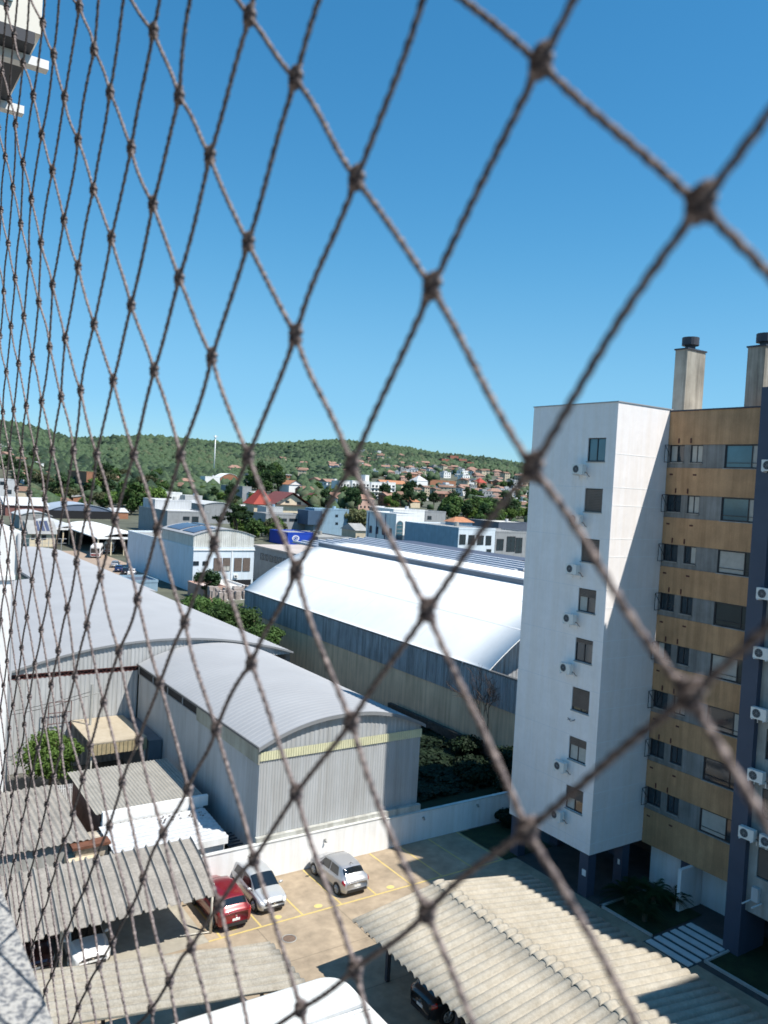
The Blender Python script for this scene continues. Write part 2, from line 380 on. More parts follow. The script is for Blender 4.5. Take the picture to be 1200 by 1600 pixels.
for i in range(30):
    a = X0-.2+(X1-X0+.4)*i/30; b = X0-.2+(X1-X0+.4)*(i+1)/30
    za, zb = arch(a, X0, X1, ZE, ZC, 2.2)+.05, arch(b, X0, X1, ZE, ZC, 2.2)+.05
    m.add([(a, Y0-.26, za-.22), (b, Y0-.26, zb-.22), (b, Y0-.26, zb), (a, Y0-.26, za), (a, Y0-.205, za-.22), (b, Y0-.205, zb-.22), (b, Y0-.205, zb), (a, Y0-.205, za)],
          [(0, 1, 2, 3), (7, 6, 5, 4), (3, 2, 6, 7), (4, 5, 1, 0)])
m.build('roof_edge', M('edge_flashing', (.22, .225, .23), .6, .1, 1), H2)
m = MB(); m.box(X0-.14, X0-.03, Y0-.1, 50.6, 6.45, 7.3); m.build('trim_band', M('beige_flashing', (.36, .35, .29), .8, .15, 1, streak=.2), H2, label='beige side flashing under the eave')
m = MB(); m.box(X0-.05, X0+.02, 50.6, Y1-.05, 6.75, 7.35); m.build('vent_opening', BLACK, H2)
m = MB()
for y in (50.6, 53.3, 56.3, 59.5, 62.9): m.box(X0-.12, X0-.06, y-.05, y+.05, 6.7, 7.4)
m.box(X0-.11, X0-.07, 50.6, Y1-.1, 7.36, 7.42); m.box(X0-.11, X0-.07, 50.6, Y1-.1, 6.68, 6.74); m.build('vent_frame', GALV, H2)
m = MB(); m.box(X0-.26, X0-.17, Y0-.2, Y1, 7.38, 7.5); m.build('gutter', M('gutter_dark', (.10, .10, .10), .6, .1, 1), H2)

H3 = thing('warehouse_shed', 'wide light grey hangar with low arched roof at the left beyond the yard', 'warehouse', (22, 63.3, 0))
X0, X1, Y0, Y1, ZE, ZC = 10.9, 33.6, 63.3, 102.3, 7.55, 9.3
m = MB(); rib_wall(m, 'Y', Y0, X0, 20.3, 0, 6.95, .35, .03, -1); rib_wall(m, 'X', X0, Y0, Y1, 0, 7.5, .35, .03, -1)
rib_wall(m, 'X', X1, Y0, 155, 0, 7.5, .35, .03, 1); m.build('wall', GALVW, H3)
m = MB(); rib_wall(m, 'Y', Y0, X0, X1, 7.3, 8, .3, .03, -1, ztop=lambda a: arch(a, X0, X1, ZE, ZC)-.02); m.build('gable', GALVW, H3)
m = MB(); m.box(X0, 20.5, Y0+.15, Y0+.3, 6.9, 7.3); m.build('truss_opening', BLACK, H3)
m = MB(); m.box(X0, 20.4, Y0-.02, Y0+.06, 7.24, 7.3); m.box(X0, 20.4, Y0-.02, Y0+.06, 6.92, 6.98)
for k in range(17):
    a = X0+.1+k*.56; m.tube([(a, Y0+.02, 6.96), (a+.28, Y0+.02, 7.26), (a+.56, Y0+.02, 6.96)], .02, 5)
m.build('truss', RUST, H3)
m = MB(); arch_roof(m, X0, X1, Y0-.2, Y1, ZE, ZC, .6, .018, 30, .05, .2); m.build('roof', GALV, H3)
m = MB()
for i in range(30):
    a = X0-.2+(X1-X0+.4)*i/30; b = X0-.2+(X1-X0+.4)*(i+1)/30
    za, zb = arch(a, X0, X1, ZE, ZC)+.05, arch(b, X0, X1, ZE, ZC)+.05
    m.add([(a, Y0-.26, za-.16), (b, Y0-.26, zb-.16), (b, Y0-.26, zb), (a, Y0-.26, za), (a, Y0-.205, za-.16), (b, Y0-.205, zb-.16), (b, Y0-.205, zb), (a, Y0-.205, za)],
          [(0, 1, 2, 3), (7, 6, 5, 4), (3, 2, 6, 7), (4, 5, 1, 0)])
m.build('roof_edge', MATS['edge_flashing'], H3)
H4 = thing('warehouse_shed', 'plain grey flat-roofed rear hangar stepped back behind the arched one', 'warehouse', (28, 102.4, 0))
m = MB(); rib_wall(m, 'X', 22.9, 102.4, 156, 0, 7.2, .5, .03, -1); rib_wall(m, 'Y', 156, 22.9, 34.3, 0, 7.4, .5, .03, 1)
m.build('wall', CREAM, H4)
m = MB(); arch_roof(m, 22.9, 34.4, 102.4, 156, 7.4, 8.0, .8, .03, 12, .12, .3); m.build('roof', GALV, H4)
m = MB(); m.box(22.3, 22.55, 102.4, 156, 6.9, 7.3); m.build('gutter', MATS['gutter_dark'], H4)

# ------------------------------------------------------------------ big white-roofed warehouse
W = thing('warehouse', 'large warehouse with bright white vaulted roof and ochre side wall', 'warehouse', (60, 52.9, 0))
WX0, WX1, WZ, WC = 47.3, 78.7, 7.15, 13.65
def warch(x):
    t = abs((x-63)/15.7); return WZ+(WC-WZ)*max(0, (1-t**2))**1.0
m = MB(); m.box(47.32, 47.6, 42, 103, 0, 4.22); m.build('wall', OCHRE, W)
m = MB(); rib_wall(m, 'X', 47.27, 42, 103, 4.2, 6.98, .30, .05, -1); m.build('cladding', BLUEM, W)
m = MB(); m.box(47.15, 47.5, 42, 103.1, 6.985, 7.1); m.build('gutter', MATS['gutter_dark'], W)
for nm, y, s in (('gable', 56.0, -1), ('gable', 102.9, 1)):
    m = MB(); rib_wall(m, 'Y', y, 47.4, 78.6, 0 if s > 0 else 3, 8, .5, .04, s, ztop=lambda a: warch(a)-.05); m.build(nm, BLUEM, W)
m = MB(); m.box(47.6, 90, 42, 52.4, 0, 6.2); m.build('annex', GREYP, W)
m = MB()
nx = 44; xs = [47.2+31.6*(.5-.5*math.cos(math.pi*i/nx)) for i in range(nx+1)]
m.grid(lambda u, v: (xs[int(round(u*nx))], 52.6+50.6*v, warch(min(max(xs[int(round(u*nx))], 47.3), 78.7))), nx, 12, .12)
m.build('roof', WROOF, W, True)
m = MB()
for y in (64, 76, 88):
    m.grid(lambda u, v: (48.2+9*u, y+.12*v, warch(48.2+9*u)+.012), 14, 1)
for x in (51.5, 55.2):
    m.grid(lambda u, v: (x+.1*u, 53+50*v, warch(x+.1*u)+.012), 1, 4)
m.build('membrane_lap', M('lap_grey', (.70, .70, .69), .7, .05, 1), W)
m = MB(); m.box(58.5, 59.6, 52.5, 103.2, 12.75, 13.62); m.build('ridge_duct', M('duct_grey', (.15, .17, .20), .5, .1, 1), W)
m = MB(); m.box(78.7, 79, 52.9, 103, 0, 7.1); m.build('wall', OCHRE, W)
m = MB()
for y in range(56, 103, 6): m.box(47.10, 47.145, y, y+.12, 6.75, 7.1)
m.build('gutter_bracket', GALV, W)
# low dark stone wall at its foot
m = MB(); m.box(46.2, 46.6, 50, 66, 0, 1.0); o = m.build('stone_wall', M('dark_stone', (.09, .08, .07), .95, .3, 1, fine=.4, fscale=4)); tag(o, 'low dark stone wall at the foot of the ochre warehouse wall', 'wall')

# ------------------------------------------------------------------ apartment building
AP = thing('apartment_building', 'tall apartment block with white tower, brown tiled bands and two roof chimneys', 'building', (40, 30.5, 0))
TX, TY0, TY1, TZ0, TZ1 = 35.66, 30.51, 37.05, 2.45, 27.74
FL = [25.80-2.855*k for k in range(8)]
holes = [(31.22, 32.52, z-1.33, z) for z in FL]
m = MB(); wall_holes(m, 'X', TX, TY0, TY1, TZ0, TZ1, holes, .14, 1)
IX = 40.14
m.quad((TX, TY0, TZ0), (IX+.02, TY0, TZ0), (IX+.02, TY0, TZ1), (TX, TY0, TZ1))
m.quad((TX, TY1, TZ0), (TX, TY1, TZ1), (50, TY1, TZ1), (50, TY1, TZ0)); m.quad((TX, TY0, TZ0), (TX, TY1, TZ0), (50, TY1, TZ0), (50, TY0, TZ0))
m.quad((TX, TY0, TZ1-.02), (50, TY0, TZ1-.02), (50, TY1, TZ1-.02), (TX, TY1, TZ1-.02))
m.build('tower_wall', TOWERW, AP)
m = MB(); m.box(TX-.04, TX+.2, TY0-.04, TY1+.04, TZ1+.003, TZ1+.06); m.box(TX+.203, IX+.2, TY0-.04, TY0+.2, TZ1+.003, TZ1+.06); m.build('parapet_cap', GALV, AP)
m = MB()
zs = []
for k in range(8):
    for zz in (24.9-2.855*k, 23.05-2.855*k+.0):
        if zz > TZ0+.4: zs.append(zz)
for zz in zs: m.box(TX+.01, IX-.01, TY0-.008, TY0-.001, zz, zz+.035)
m.build('panel_joint', M('joint_white', (.86, .86, .85), .8, .04, 2), AP)
m = MB()
for zz in zs[::2]: m.box(TX-.004, TX-.001, TY0+.01, TY1-.01, zz-1.9, zz-1.88)
m.build('panel_joint', M('joint_grey', (.66, .67, .69), .8, .04, 2), AP)
def window(parent, plane, c, a0, a1, z0, z1, sgn, splits=(.5,), fw=.06, shut=0.0, cur=(), glass=None, rail=False, depth=.10, sill=True):
    """frame (with mullions) > panes, shutter; c = plane of the pane, sgn = +1 when the outside is at smaller coordinate"""
    o = -sgn
    f = MB()
    def b(x0, x1, q0, q1, t0=0.0, t1=.05): pbox(f, plane, c, min(o*t0, o*t1), max(o*t0, o*t1), x0, x1, q0, q1)
    b(a0, a1, z0, z0+fw); b(a0, a1, z1-fw, z1); b(a0, a0+fw, z0+fw, z1-fw); b(a1-fw, a1, z0+fw, z1-fw)
    cuts = [a0+fw]+[a0+(a1-a0)*s for s in splits]+[a1-fw]
    for s in cuts[1:-1]: b(s-fw*.4, s+fw*.4, z0+fw, z1-fw, 0, .045)
    if rail: b(a0+fw, a1-fw, z0+.28, z0+.31, .05, .07)
    F = f.build('window', ALU, parent)
    for i, (p, q) in enumerate(zip(cuts, cuts[1:])):
        pm = MB(); pbox(pm, plane, c, -.01, .01, p, q, z0+fw, z1-fw)
        pm.build('pane', CURT if i in cur else (glass or GLASS), F)
    if shut > 0:
        s = MB(); zt = z1-(z1-z0)*shut; n = max(2, int((z1-zt)/.09))
        for k in range(n):
            za = zt+(z1-fw-zt)*k/n; zb = zt+(z1-fw-zt)*(k+.86)/n
            pbox(s, plane, c, min(o*.052, o*.075), max(o*.052, o*.075), a0+fw*.5, a1-fw*.5, za, zb)
        s.build('shutter', SHUT, F)
    if sill:
        s = MB(); pbox(s, plane, c, min(0, o*(depth+.08)), max(0, o*(depth+.08)), a0-.03, a1+.03, z0-.05, z0-.003); s.build('sill', CONC, F)
    return F
tw = [(0, ()), (1, ()), (.95, ()), (.35, (1,)), (.2, ()), (.86, ()), (.35, (0, 1)), (.5, (1,))]
for z, (sh, cu) in zip(FL, tw): window(AP, 'X', TX+.12, 31.22, 32.52, z-1.33, z, 1, (.5,), .06, sh, cu, GLASSB if sh == 0 else None, depth=.1)
# brown facade
bm = MB(); gmh = MB()
YB0, YB1 = 23.6, 30.5
tops = [25.72-2.855*k for k in range(8)]
wins = [(29.75, 30.32, .0), (28.38, 29.25, .0), (24.72, 26.78, .12)]
bm.mi = 0
zprev = 27.62
for k, zt in enumerate(tops):
    bm.quad((IX, YB0, zt), (IX, YB0, zprev), (IX, YB1, zprev), (IX, YB1, zt))
    bm.quad((IX, YB0, zt), (IX, YB1, zt), (IX+.1, YB1, zt), (IX+.1, YB0, zt))
    zprev = zt-1.32
    bm.quad((IX, YB0, zprev), (IX+.1, YB0, zprev), (IX+.1, YB1, zprev), (IX, YB1, zprev))
bm.quad((IX, YB0, 2.38), (IX, YB0, zprev), (IX, YB1, zprev), (IX, YB1, 2.38))
bm.quad((IX, YB0, 2.38), (IX, YB1, 2.38), (50, YB1, 2.38), (50, YB0, 2.38))
bm.quad((IX, YB0, 27.62), (50, YB0, 27.62), (50, YB1, 27.62), (IX, YB1, 27.62))
bm.build('tiled_band', BROWNT, AP)
for k, zt in enumerate(tops):
    z0 = zt-1.32; hs = [(29.42, 30.38, z0+.32, zt-.02), (28.22, 29.0, z0+.30, zt-.02), (24.4, 26.85, z0+.02, zt-.02)]
    wm = MB(); wall_holes(wm, 'X', IX+.05, YB0, YB1, z0, zt, hs, .12, 1); wm.build('window_band', M('band_concrete', (.25, .255, .25), .9, .22, 1.0, streak=.3, bump=.2), AP)
    window(AP, 'X', IX+.15, *hs[0], 1, (.5,), .05, 0, (1,) if k in (0, 4) else (), None)
    window(AP, 'X', IX+.15, *hs[1], 1, (.5,), .05, 0, ((0, 1), (0, 1), (0,), (), (), (0, 1), (), ())[k], None)
    window(AP, 'X', IX+.15, *hs[2], 1, (.36,), .07, 0, ((0,), (0,), (1,), (), (1,), (0,), (), (1,))[k], GLASSB if k in (0, 1) else None, rail=True)
m = MB(); m.box(IX-.05, IX+.12, YB0, YB1-.003, 27.623, 27.7); m.build('parapet_cap', DGREY, AP)
# small vents, pipe stubs
m = MB()
for k, zt in enumerate(tops):
    for y in (28.95, 29.75): m.box(IX-.05, IX-.004, y, y+.06, zt+.08, zt+.36)
    for y in (28.5, 30.05): m.box(IX-.02, IX-.003, y, y+.22, zt-1.75, zt-1.66)
m.build('vent', RUST, AP)
# open projecting casements next to the tower
for k, zt in enumerate(tops):
    f = MB(); y = 30.30; x0 = IX-.52; z0 = zt-1.02; z1 = zt-.04
    for a, b in (((IX, z0), (x0, z0)), ((IX, z1), (x0, z1)), ((x0, z0), (x0, z1)), ((IX-.01, z0), (IX-.01, z1)), ((x0, z1), (IX, z0+.3))): f.tube([(a[0], y, a[1]), (b[0], y, b[1])], .02, 5)
    f.build('open_sash', ALU, AP)
# pilotis and ground floor
for (x0, x1, y0, y1) in ((35.72, 36.35, 30.6, 31.25), (38.6, 39.2, 30.6, 31.2), (35.75, 36.35, 36.2, 36.9), (39.2, 39.8, 36.2, 36.9), (41.5, 42.1, 33.4, 34)):
    m = MB(); m.box(x0, x1, y0, y1, 0, 2.44); m.build('column', PILLAR, AP)
m = MB(); m.box(40.6, 40.85, 27.95, 30.15, .02, 2.36); m.build('lobby_panel', WHITE, AP)
m = MB(); m.box(40.3, 40.95, 27.35, 27.9, 0, 2.36); m.build('column', PILLAR, AP)
m = MB(); m.box(41.1, 41.3, 24.4, 27.3, 0, 2.36); m.build('lobby_wall', WHITE, AP)
m = MB(); m.box(39.1, 41.0, 27.0, 27.2, 0, 2.36); m.build('lobby_wall', WHITE, AP)
m = MB(); m.box(44, 44.3, 18, 40, 0, 2.36); m.box(41.4, 44, 30.2, 30.4, 0, 2.36); m.build('ground_floor_wall', M('dark_brown_wall', (.12, .08, .06), .9, .2, 1), AP)
m = MB(); m.box(35.70, 35.716, 30.72, 31.0, 1.15, 1.5); m.build('meter_plate', WHITE, AP)
m = MB(); m.box(38.58, 38.597, 30.75, 30.9, 1.2, 1.5); m.build('meter_plate', WHITE, AP)
# wing with the slate pillar
WXF = 38.0; PY0, PY1 = 22.75, 23.6
m = MB(); m.box(WXF, 40.2, PY0, PY1, 0, 28.35); m.build('corner_pillar', PILLAR, AP)
wtops = [26.3-2.94*k for k in range(8)]
hs = [(20.3, 22.3, z-1.5, z) for z in wtops]
m = MB(); wall_holes(m, 'X', WXF+.35, 10.3, PY0, 2.35, 28.3, hs, .15, 1); m.build('wing_wall', CONC, AP)
for k, h in enumerate(hs): window(AP, 'X', WXF+.48, *h, 1, (.5,), .06, (.3, .5, .25, .6, .45, .4, .35, .95)[k], (), None)
m = MB(); m.box(WXF+.36, 50, 10.3, PY0-.003, 28.303, 28.45); m.box(WXF+.6, 50, 10.3, PY0-.003, 2.2, 2.345); m.build('roof_slab', CONC, AP)
m = MB(); m.box(40.2, 50, 6.4, 10.297, 0, 28.3); m.build('recessed_bay', BROWNT, AP)
m = MB(); m.box(34.95, 50, -9, 6.397, 0, 28.4); m.build('front_wing', WHITE, AP)
m = MB(); m.box(50.003, 50.3, 7, 37, 0, 27.6); m.build('rear_wall', WHITE, AP)
# chimneys
for i, (y0, y1, zt, x0) in enumerate(((30.95, 31.8, 31.55, 41.95), (26.0, 27.05, 31.2, 41.95))):
    ch = MB(); ch.box(x0, x0+1.75, y0, y1, 27.6, zt); c_ = ch.build('chimney', CHIMC, AP)
    s = MB(); s.box(x0-.06, x0+1.81, y0-.06, y1+.06, zt+.003, zt+.09); s.build('cap', DGREY, c_)
    s = MB(); cxx, cyy = x0+.8, (y0+y1)/2; s.cyl(cxx, cyy, zt+.09, zt+.35, .3, 14); s.cyl(cxx, cyy, zt+.35, zt+.82, .5, 18); s.build('cowl', DGREY, c_, False)

# ------------------------------------------------------------------ air conditioners (local: front faces -X, length along Y)
def make_ac():
    r = thing('air_conditioner', None, None)
    m = MB(); m.box(-.30, 0, -.40, .40, 0, .55); m.build('casing', WPLAST, r)
    m = MB(); m.tube([(-.304+0*a, .10+.21*math.cos(a), .28+.21*math.sin(a)) for a in np.linspace(0, 2*math.pi, 21)], .012, 5, False)
    for q in range(8): m.tube([(-.306, .10, .28), (-.306, .10+.2*math.cos(q*.785), .28+.2*math.sin(q*.785))], .006, 4)
    g_ = m.build('fan_grille', MATS.get('ac_grille') or M('ac_grille', (.30, .31, .32), .6, .1, 3), r)
    m = MB(); m.add([(-.303, .10+.2*math.cos(2*math.pi*k/20), .28+.2*math.sin(2*math.pi*k/20)) for k in range(20)], [tuple(range(20))]); m.build('fan', M('ac_fan_dark', (.06, .065, .07), .7, .1, 3), r)
    for y in (-.3, .3):
        m = MB(); m.add([(-.36, y-.02, -.05), (.22, y-.02, -.05), (.22, y-.02, -.3), (.18, y-.02, -.3), (.18, y-.02, -.09), (-.36, y-.02, -.003), (.22, y-.02, -.003), (-.36, y+.02, -.05), (.22, y+.02, -.05), (.22, y+.02, -.3), (.18, y+.02, -.3), (.18, y+.02, -.09), (-.36, y+.02, -.003), (.22, y+.02, -.003)], [(5, 0, 4, 3, 2, 6), (12, 13, 9, 10, 11, 7), (5, 6, 13, 12), (0, 5, 12, 7), (6, 2, 9, 13), (0, 7, 11, 4), (4, 11, 10, 3), (3, 10, 9, 2)]); m.build('bracket', WPAINT, r)
    m = MB(); m.tube([(-.1, -.41, .12), (-.05, -.5, .1), (.05, -.52, -.05), (.2, -.5, -.12)], .018, 6); m.build('pipe', BLACK, r)
    return r
ac0 = make_ac(); used = [False]
def place_ac(x, y, z, label, group, sc=1.0):
    o = ac0 if not used[0] else copy_tree(ac0); used[0] = True
    o.location = (x, y, z); o.scale = (sc, sc, sc); tag(o, label, 'air conditioner', group)
nth = ['topmost', 'second', 'third', 'fourth', 'fifth', 'sixth', 'seventh', 'lowest']
for k, z in enumerate(FL):
    if k == 5: continue
    place_ac(TX-.22, 32.75, z-1.33-.75, 'white air conditioner under the %s window of the white tower' % nth[k], 'air conditioners on the white tower', 1.0)
# lone bracket left where one unit is missing
br = thing('empty_bracket', 'bare metal bracket under the sixth tower window where no unit hangs', 'bracket', (TX, 32.3, FL[5]-1.9))
m = MB(); m.box(TX-.25, TX-.003, 32.2, 32.24, FL[5]-1.92, FL[5]-1.88); m.box(TX-.25, TX-.003, 32.5, 32.54, FL[5]-1.92, FL[5]-1.88); m.build('arm', GALV, br)
m = MB(); m.tube([(TX-.1, 32.1, FL[5]-1.8), (TX-.12, 32.4, FL[5]-2.0), (TX-.05, 32.7, FL[5]-1.85)], .015, 6); m.build('pipe', ALU, br)
for k, (z, y) in enumerate([(24.2, 22.75), (17.95, 22.55), (15.05, 22.5), (12.1, 22.4), (9.05, 22.35), (6.1, 22.6), (6.1, 21.5)]):
    place_ac(WXF-.02-(.0 if y > 22.7 else 0), y, z, 'white air conditioner on the dark corner pillar, %s' % (['highest one beside the top floor', 'second from the top', 'third from the top', 'fourth from the top', 'just above the lowest pair', 'left of the lowest pair', 'right of the lowest pair'][k]), 'air conditioners on the dark pillar', 1.0)
br = thing('empty_bracket', 'bare white bracket below the lowest pair of units on the dark pillar', 'bracket', (WXF, 22.3, 3.1))
m = MB(); m.box(WXF-.5, WXF+.34, 22.4, 22.45, 3.0, 3.05); m.box(WXF-.5, WXF+.34, 21.9, 21.95, 3.0, 3.05); m.build('arm', WPAINT, br)
m = MB(); m.box(WXF+.1, WXF+.34, 22.0, 22.35, 3.06, 3.75); m.build('back_plate', LGREY, br)

# ------------------------------------------------------------------ car ports
def scallop(t, per, h):
    s = (t/per) % 1.0; return h*math.sin(math.pi*s/.74)**.4 if 0 < s < .74 else 0.0
rc = thing('carport', 'large beige ridged fibre cement carport in front of the white tower', 'carport', (25.2, 24, 0))
EX0, EX1, RXX, ZL, ZR_, ZRI = 20.15, 31.05, 25.05, 2.62, 2.32, 3.26
PER = .47; nY = int((30.62-9)/PER*14)
def slope(m, xa, xb, za, zb, y0, y1, per=PER, h=.14, n=None, jit=True):
    n = n or int((y1-y0)/per*14)
    m.grid(lambda u, v: (xa+(xb-xa)*u+.02*math.sin(37.3*math.floor((y0+(y1-y0)*v)/per)) * (1 if u in (0.0,) else 0), y0+(y1-y0)*v, za+(zb-za)*u+scallop(y0+(y1-y0)*v, per, h)+.012*math.sin(11*math.floor((y0+(y1-y0)*v)/per))), 3, n, .02)
m = MB(); slope(m, EX0, RXX, ZL, ZRI, 9, 30.62); slope(m, EX1, RXX+.02, ZR_, ZRI, 9, 30.62); m.build('roof', FIBRO, rc, True)
m = MB()
def capf(u, v):
    x = RXX-.33+.66*u; y = 9+(30.66-9)*v
    return (x+.05*math.sin(29*math.floor(y/PER/1.0)), y, ZRI-abs(x-RXX)*.15+.035+scallop(y, PER, .16))
m.grid(capf, 4, nY, .015); m.build('ridge_cap', FIBRO, rc, True)
for y in (29.6, 24.6, 19.6, 14.6):
    for x in (21.55, 29.2):
        m = MB(); m.box(x-.09, x+.09, y-.09, y+.09, 0, 2.55 if x > 25 else 2.7); m.build('post', DGREY, rc)
    m = MB(); m.box(20.4, 30.4, y-.05, y+.05, 2.35, 2.39); m.tube([(21.55, y, 1.9), (20.5, y, 2.55)], .035, 6); m.build('beam', ALU, rc)
m = MB(); m.box(21.5, 21.6, 9.2, 30.3, 2.45, 2.6); m.box(29.15, 29.25, 9.2, 30.3, 2.45, 2.56); m.build('purlin', ALU, rc)

lc = thing('carport', 'grey carport with bold ribs against the white wall, at the far left of the lot', 'carport', (12, 38.5, 0))
def trib(x, per=.6):
    t = (x/per) % 1.0
    if t < .08: return .15*t/.08
    if t < .22: return .15
    if t < .32: return .15*(1-(t-.22)/.10)
    return 0.02*math.sin((t-.32)/.68*math.pi)
lx0, lx1 = 2.0, 16.25; nX = int((lx1-lx0)/.6*16)
def lroof(u, v):
    x = lx0+(lx1-lx0)*u; w = 1-v; y = 40.72+(36.1-40.72)*v+.04*math.sin(9.1*math.floor(x/.6))*v
    z = 3.24+(2.36-3.24)*(v**1.35)
    return (x-.35*v, y, z+trib(x))
m = MB(); m.grid(lroof, nX, 10, .03); m.build('roof', FIBROG, lc)
for x in (16.05, 9.0, 3.5):
    m = MB(); m.cyl(x, 37.0, 0, 2.5, .07, 10); m.build('post', STEEL, lc, True)
m = MB()
for x in (15.9, 9.0, 3.5): m.tube([(x, 40.7, 2.95), (x, 36.4, 2.36)], .05, 6)
m.tube([(2, 37.0, 2.42), (15.9, 37.0, 2.42)], .05, 6); m.tube([(2, 40.4, 3.1), (16, 40.4, 3.1)], .05, 6); m.build('beam', STEEL, lc, True)
m = MB(); m.tube([(16.05, 37.0, .08), (14.6, 37.3, .12)], .035, 6); m.build('brace', STEEL, lc, True)
sheet('carport_floor', 4, 15.7, 36.3, 40.8, .015, M('shaded_slab', (.36, .33, .27), .9, .15, .8, fine=.15, fscale=3))

ll = thing('carport', 'low beige scalloped roof at the bottom left below the grey carport', 'carport', (11, 28, 0))
def sl2(u, v):
    x = 3+(16.25-3)*u; y = 27.5+(31.05-27.5)*v
    return (x+.04*math.sin(7*math.floor(y/.47))*(u == 1), y, 2.42+(16.25-x)*.157+scallop(y, .47, .17)+.02*math.sin(x*2.1+math.floor(y/.47)*1.7))
m = MB(); m.grid(sl2, 24, int(3.55/.47*14), .02); m.build('roof', M('fibre_cement_greyish', (.37, .34, .285), .95, .15, .8, streak=.12, fine=.22, fscale=14), ll, True)
for x, y in ((15.6, 30.3), (15.6, 27.8), (9, 30.3)):
    m = MB(); m.box(x-.06, x+.06, y-.06, y+.06, 0, 2.4+(16.25-x)*.157); m.build('post', ALU, ll)
wr = thing('canopy', 'smooth white canopy roof with rounded corner at the bottom edge', 'canopy', (13, 24, 0))
def rrect(x0, x1, y0, y1, r, n=8):
    pts = []
    for cx_, cy_, a0 in ((x1-r, y1-r, 0), (x0+r, y1-r, 90), (x0+r, y0+r, 180), (x1-r, y0+r, 270)):
        for k in range(n+1):
            a = math.radians(a0+90*k/n); pts.append((cx_+r*math.cos(a), cy_+r*math.sin(a)))
    return pts
m = MB(); rings = []
for ins, z in ((0, 2.45), (0, 2.68), (.05, 2.76), (.18, 2.81), (.6, 2.84), (2.2, 2.86)):
    base = rrect(6.0+ins, 17.5-ins, 16+ins, 27.45-ins, max(.25, .95-ins*.4)); rings.append([(x, y, z+(17.5-x)*.02) for x, y in base])
k = len(rings[0]); m.v = [p for r_ in rings for p in r_]
for a in range(len(rings)-1):
    for b in range(k): m.f.append((a*k+b, a*k+(b+1) % k, (a+1)*k+(b+1) % k, (a+1)*k+b)); m.m.append(0)
m.f.append(tuple((len(rings)-1)*k+b for b in range(k))); m.m.append(0); m.f.append(tuple(reversed(range(k)))); m.m.append(0)
m.build('roof_shell', M('white_canopy', (.70, .71, .68), .55, .06, .6, fine=.04, fscale=3), wr, True)
m = MB(); m.box(8, 17.2, 24.9, 24.93, 2.90, 3.02); m.tube([(17.3-.6*0, 24.7, 2.875), (9.0, 24.7, 3.03)], .02, 6); m.build('seam', LGREY, wr)
for x, y in ((16.8, 26.6), (16.8, 18)):
    m = MB(); m.cyl(x, y, 0, 2.45, .06, 10); m.build('post', WPAINT, wr, True)

# ------------------------------------------------------------------ cars
def lerp(T_, x):
    for a, b in zip(T_, T_[1:]):
        if x <= b[0]:
            t = (x-a[0])/(b[0]-a[0]); t = t*t*(3-2*t)*.35+t*.65
            return [p+(q-p)*t for p, q in zip(a, b)]
    return list(T_[-1])
STY = {  # x, half width, bottom, shoulder z, top z, top half width
 'hatch': dict(L=4.0, t=[(-2.0, .66, .42, .72, .80, .60), (-1.95, .78, .28, .80, .90, .64), (-1.8, .85, .24, .93, 1.02, .64), (-1.68, .86, .22, .96, 1.10, .62), (-1.35, .87, .20, .95, 1.40, .57), (-1.0, .88, .2, .94, 1.49, .59), (-.2, .88, .2, .92, 1.52, .61), (.35, .88, .2, .90, 1.46, .60), (1.02, .88, .2, .90, 1.02, .70), (1.3, .87, .2, .86, .98, .68), (1.75, .84, .22, .76, .86, .62), (1.93, .74, .26, .64, .72, .56), (2.0, .62, .36, .56, .62, .5)],
   ws=(.42, .98), rw=(-1.62, -1.38), sw=(-1.25, .72), wheels=(-1.28, 1.28)),
 'mpv': dict(L=4.0, t=[(-2.0, .66, .42, .76, .95, .60), (-1.95, .78, .28, .86, 1.05, .62), (-1.85, .84, .24, .95, 1.15, .62), (-1.55, .85, .20, .96, 1.44, .60), (-1.1, .85, .2, .95, 1.52, .61), (-.3, .85, .2, .92, 1.54, .62), (.25, .85, .2, .90, 1.48, .61), (1.15, .85, .2, .88, 1.0, .68), (1.45, .84, .2, .82, .92, .66), (1.8, .80, .22, .74, .80, .6), (1.95, .70, .26, .62, .68, .54), (2.0, .6, .36, .54, .6, .5)],
   ws=(.33, 1.08), rw=(-1.82, -1.6), sw=(-1.45, .85), wheels=(-1.25, 1.28)),
 'suv': dict(L=4.3, t=[(-2.15, .66, .48, .85, .95, .62), (-2.08, .80, .34, .95, 1.05, .66), (-1.95, .89, .3, 1.03, 1.15, .66), (-1.6, .91, .26, 1.04, 1.52, .60), (-1.1, .92, .26, 1.03, 1.63, .62), (-.2, .92, .26, 1.01, 1.66, .64), (.4, .92, .26, .99, 1.58, .62), (1.05, .92, .26, .98, 1.14, .74), (1.4, .91, .26, .95, 1.09, .72), (1.9, .87, .3, .86, .98, .66), (2.08, .76, .34, .72, .8, .6), (2.15, .64, .44, .62, .7, .52)],
   ws=(.48, 1.0), rw=(-1.88, -1.66), sw=(-1.5, .75), wheels=(-1.32, 1.36))}
CG = M('car_glass', (.012, .016, .02), .04, .2, 1, spec=.9)
TYRE = M('tyre', (.02, .02, .02), .9, .1, 3); RIM = M('alloy_rim', (.45, .46, .47), .35, .1, 3, metal=.6)
PLATE = M('number_plate', (.7, .7, .68), .5, .04, 3); TAIL = M('tail_lamp', (.32, .01, .012), .15, .1, 3, spec=.8, coat=.5); HEADL = M('head_lamp', (.62, .64, .66), .12, .1, 3, spec=.9, coat=.5); CARTRIM = M('car_black_trim', (.025, .025, .027), .6, .1, 3); CHROME = M('chrome', (.6, .6, .6), .15, .05, 3, metal=.9)
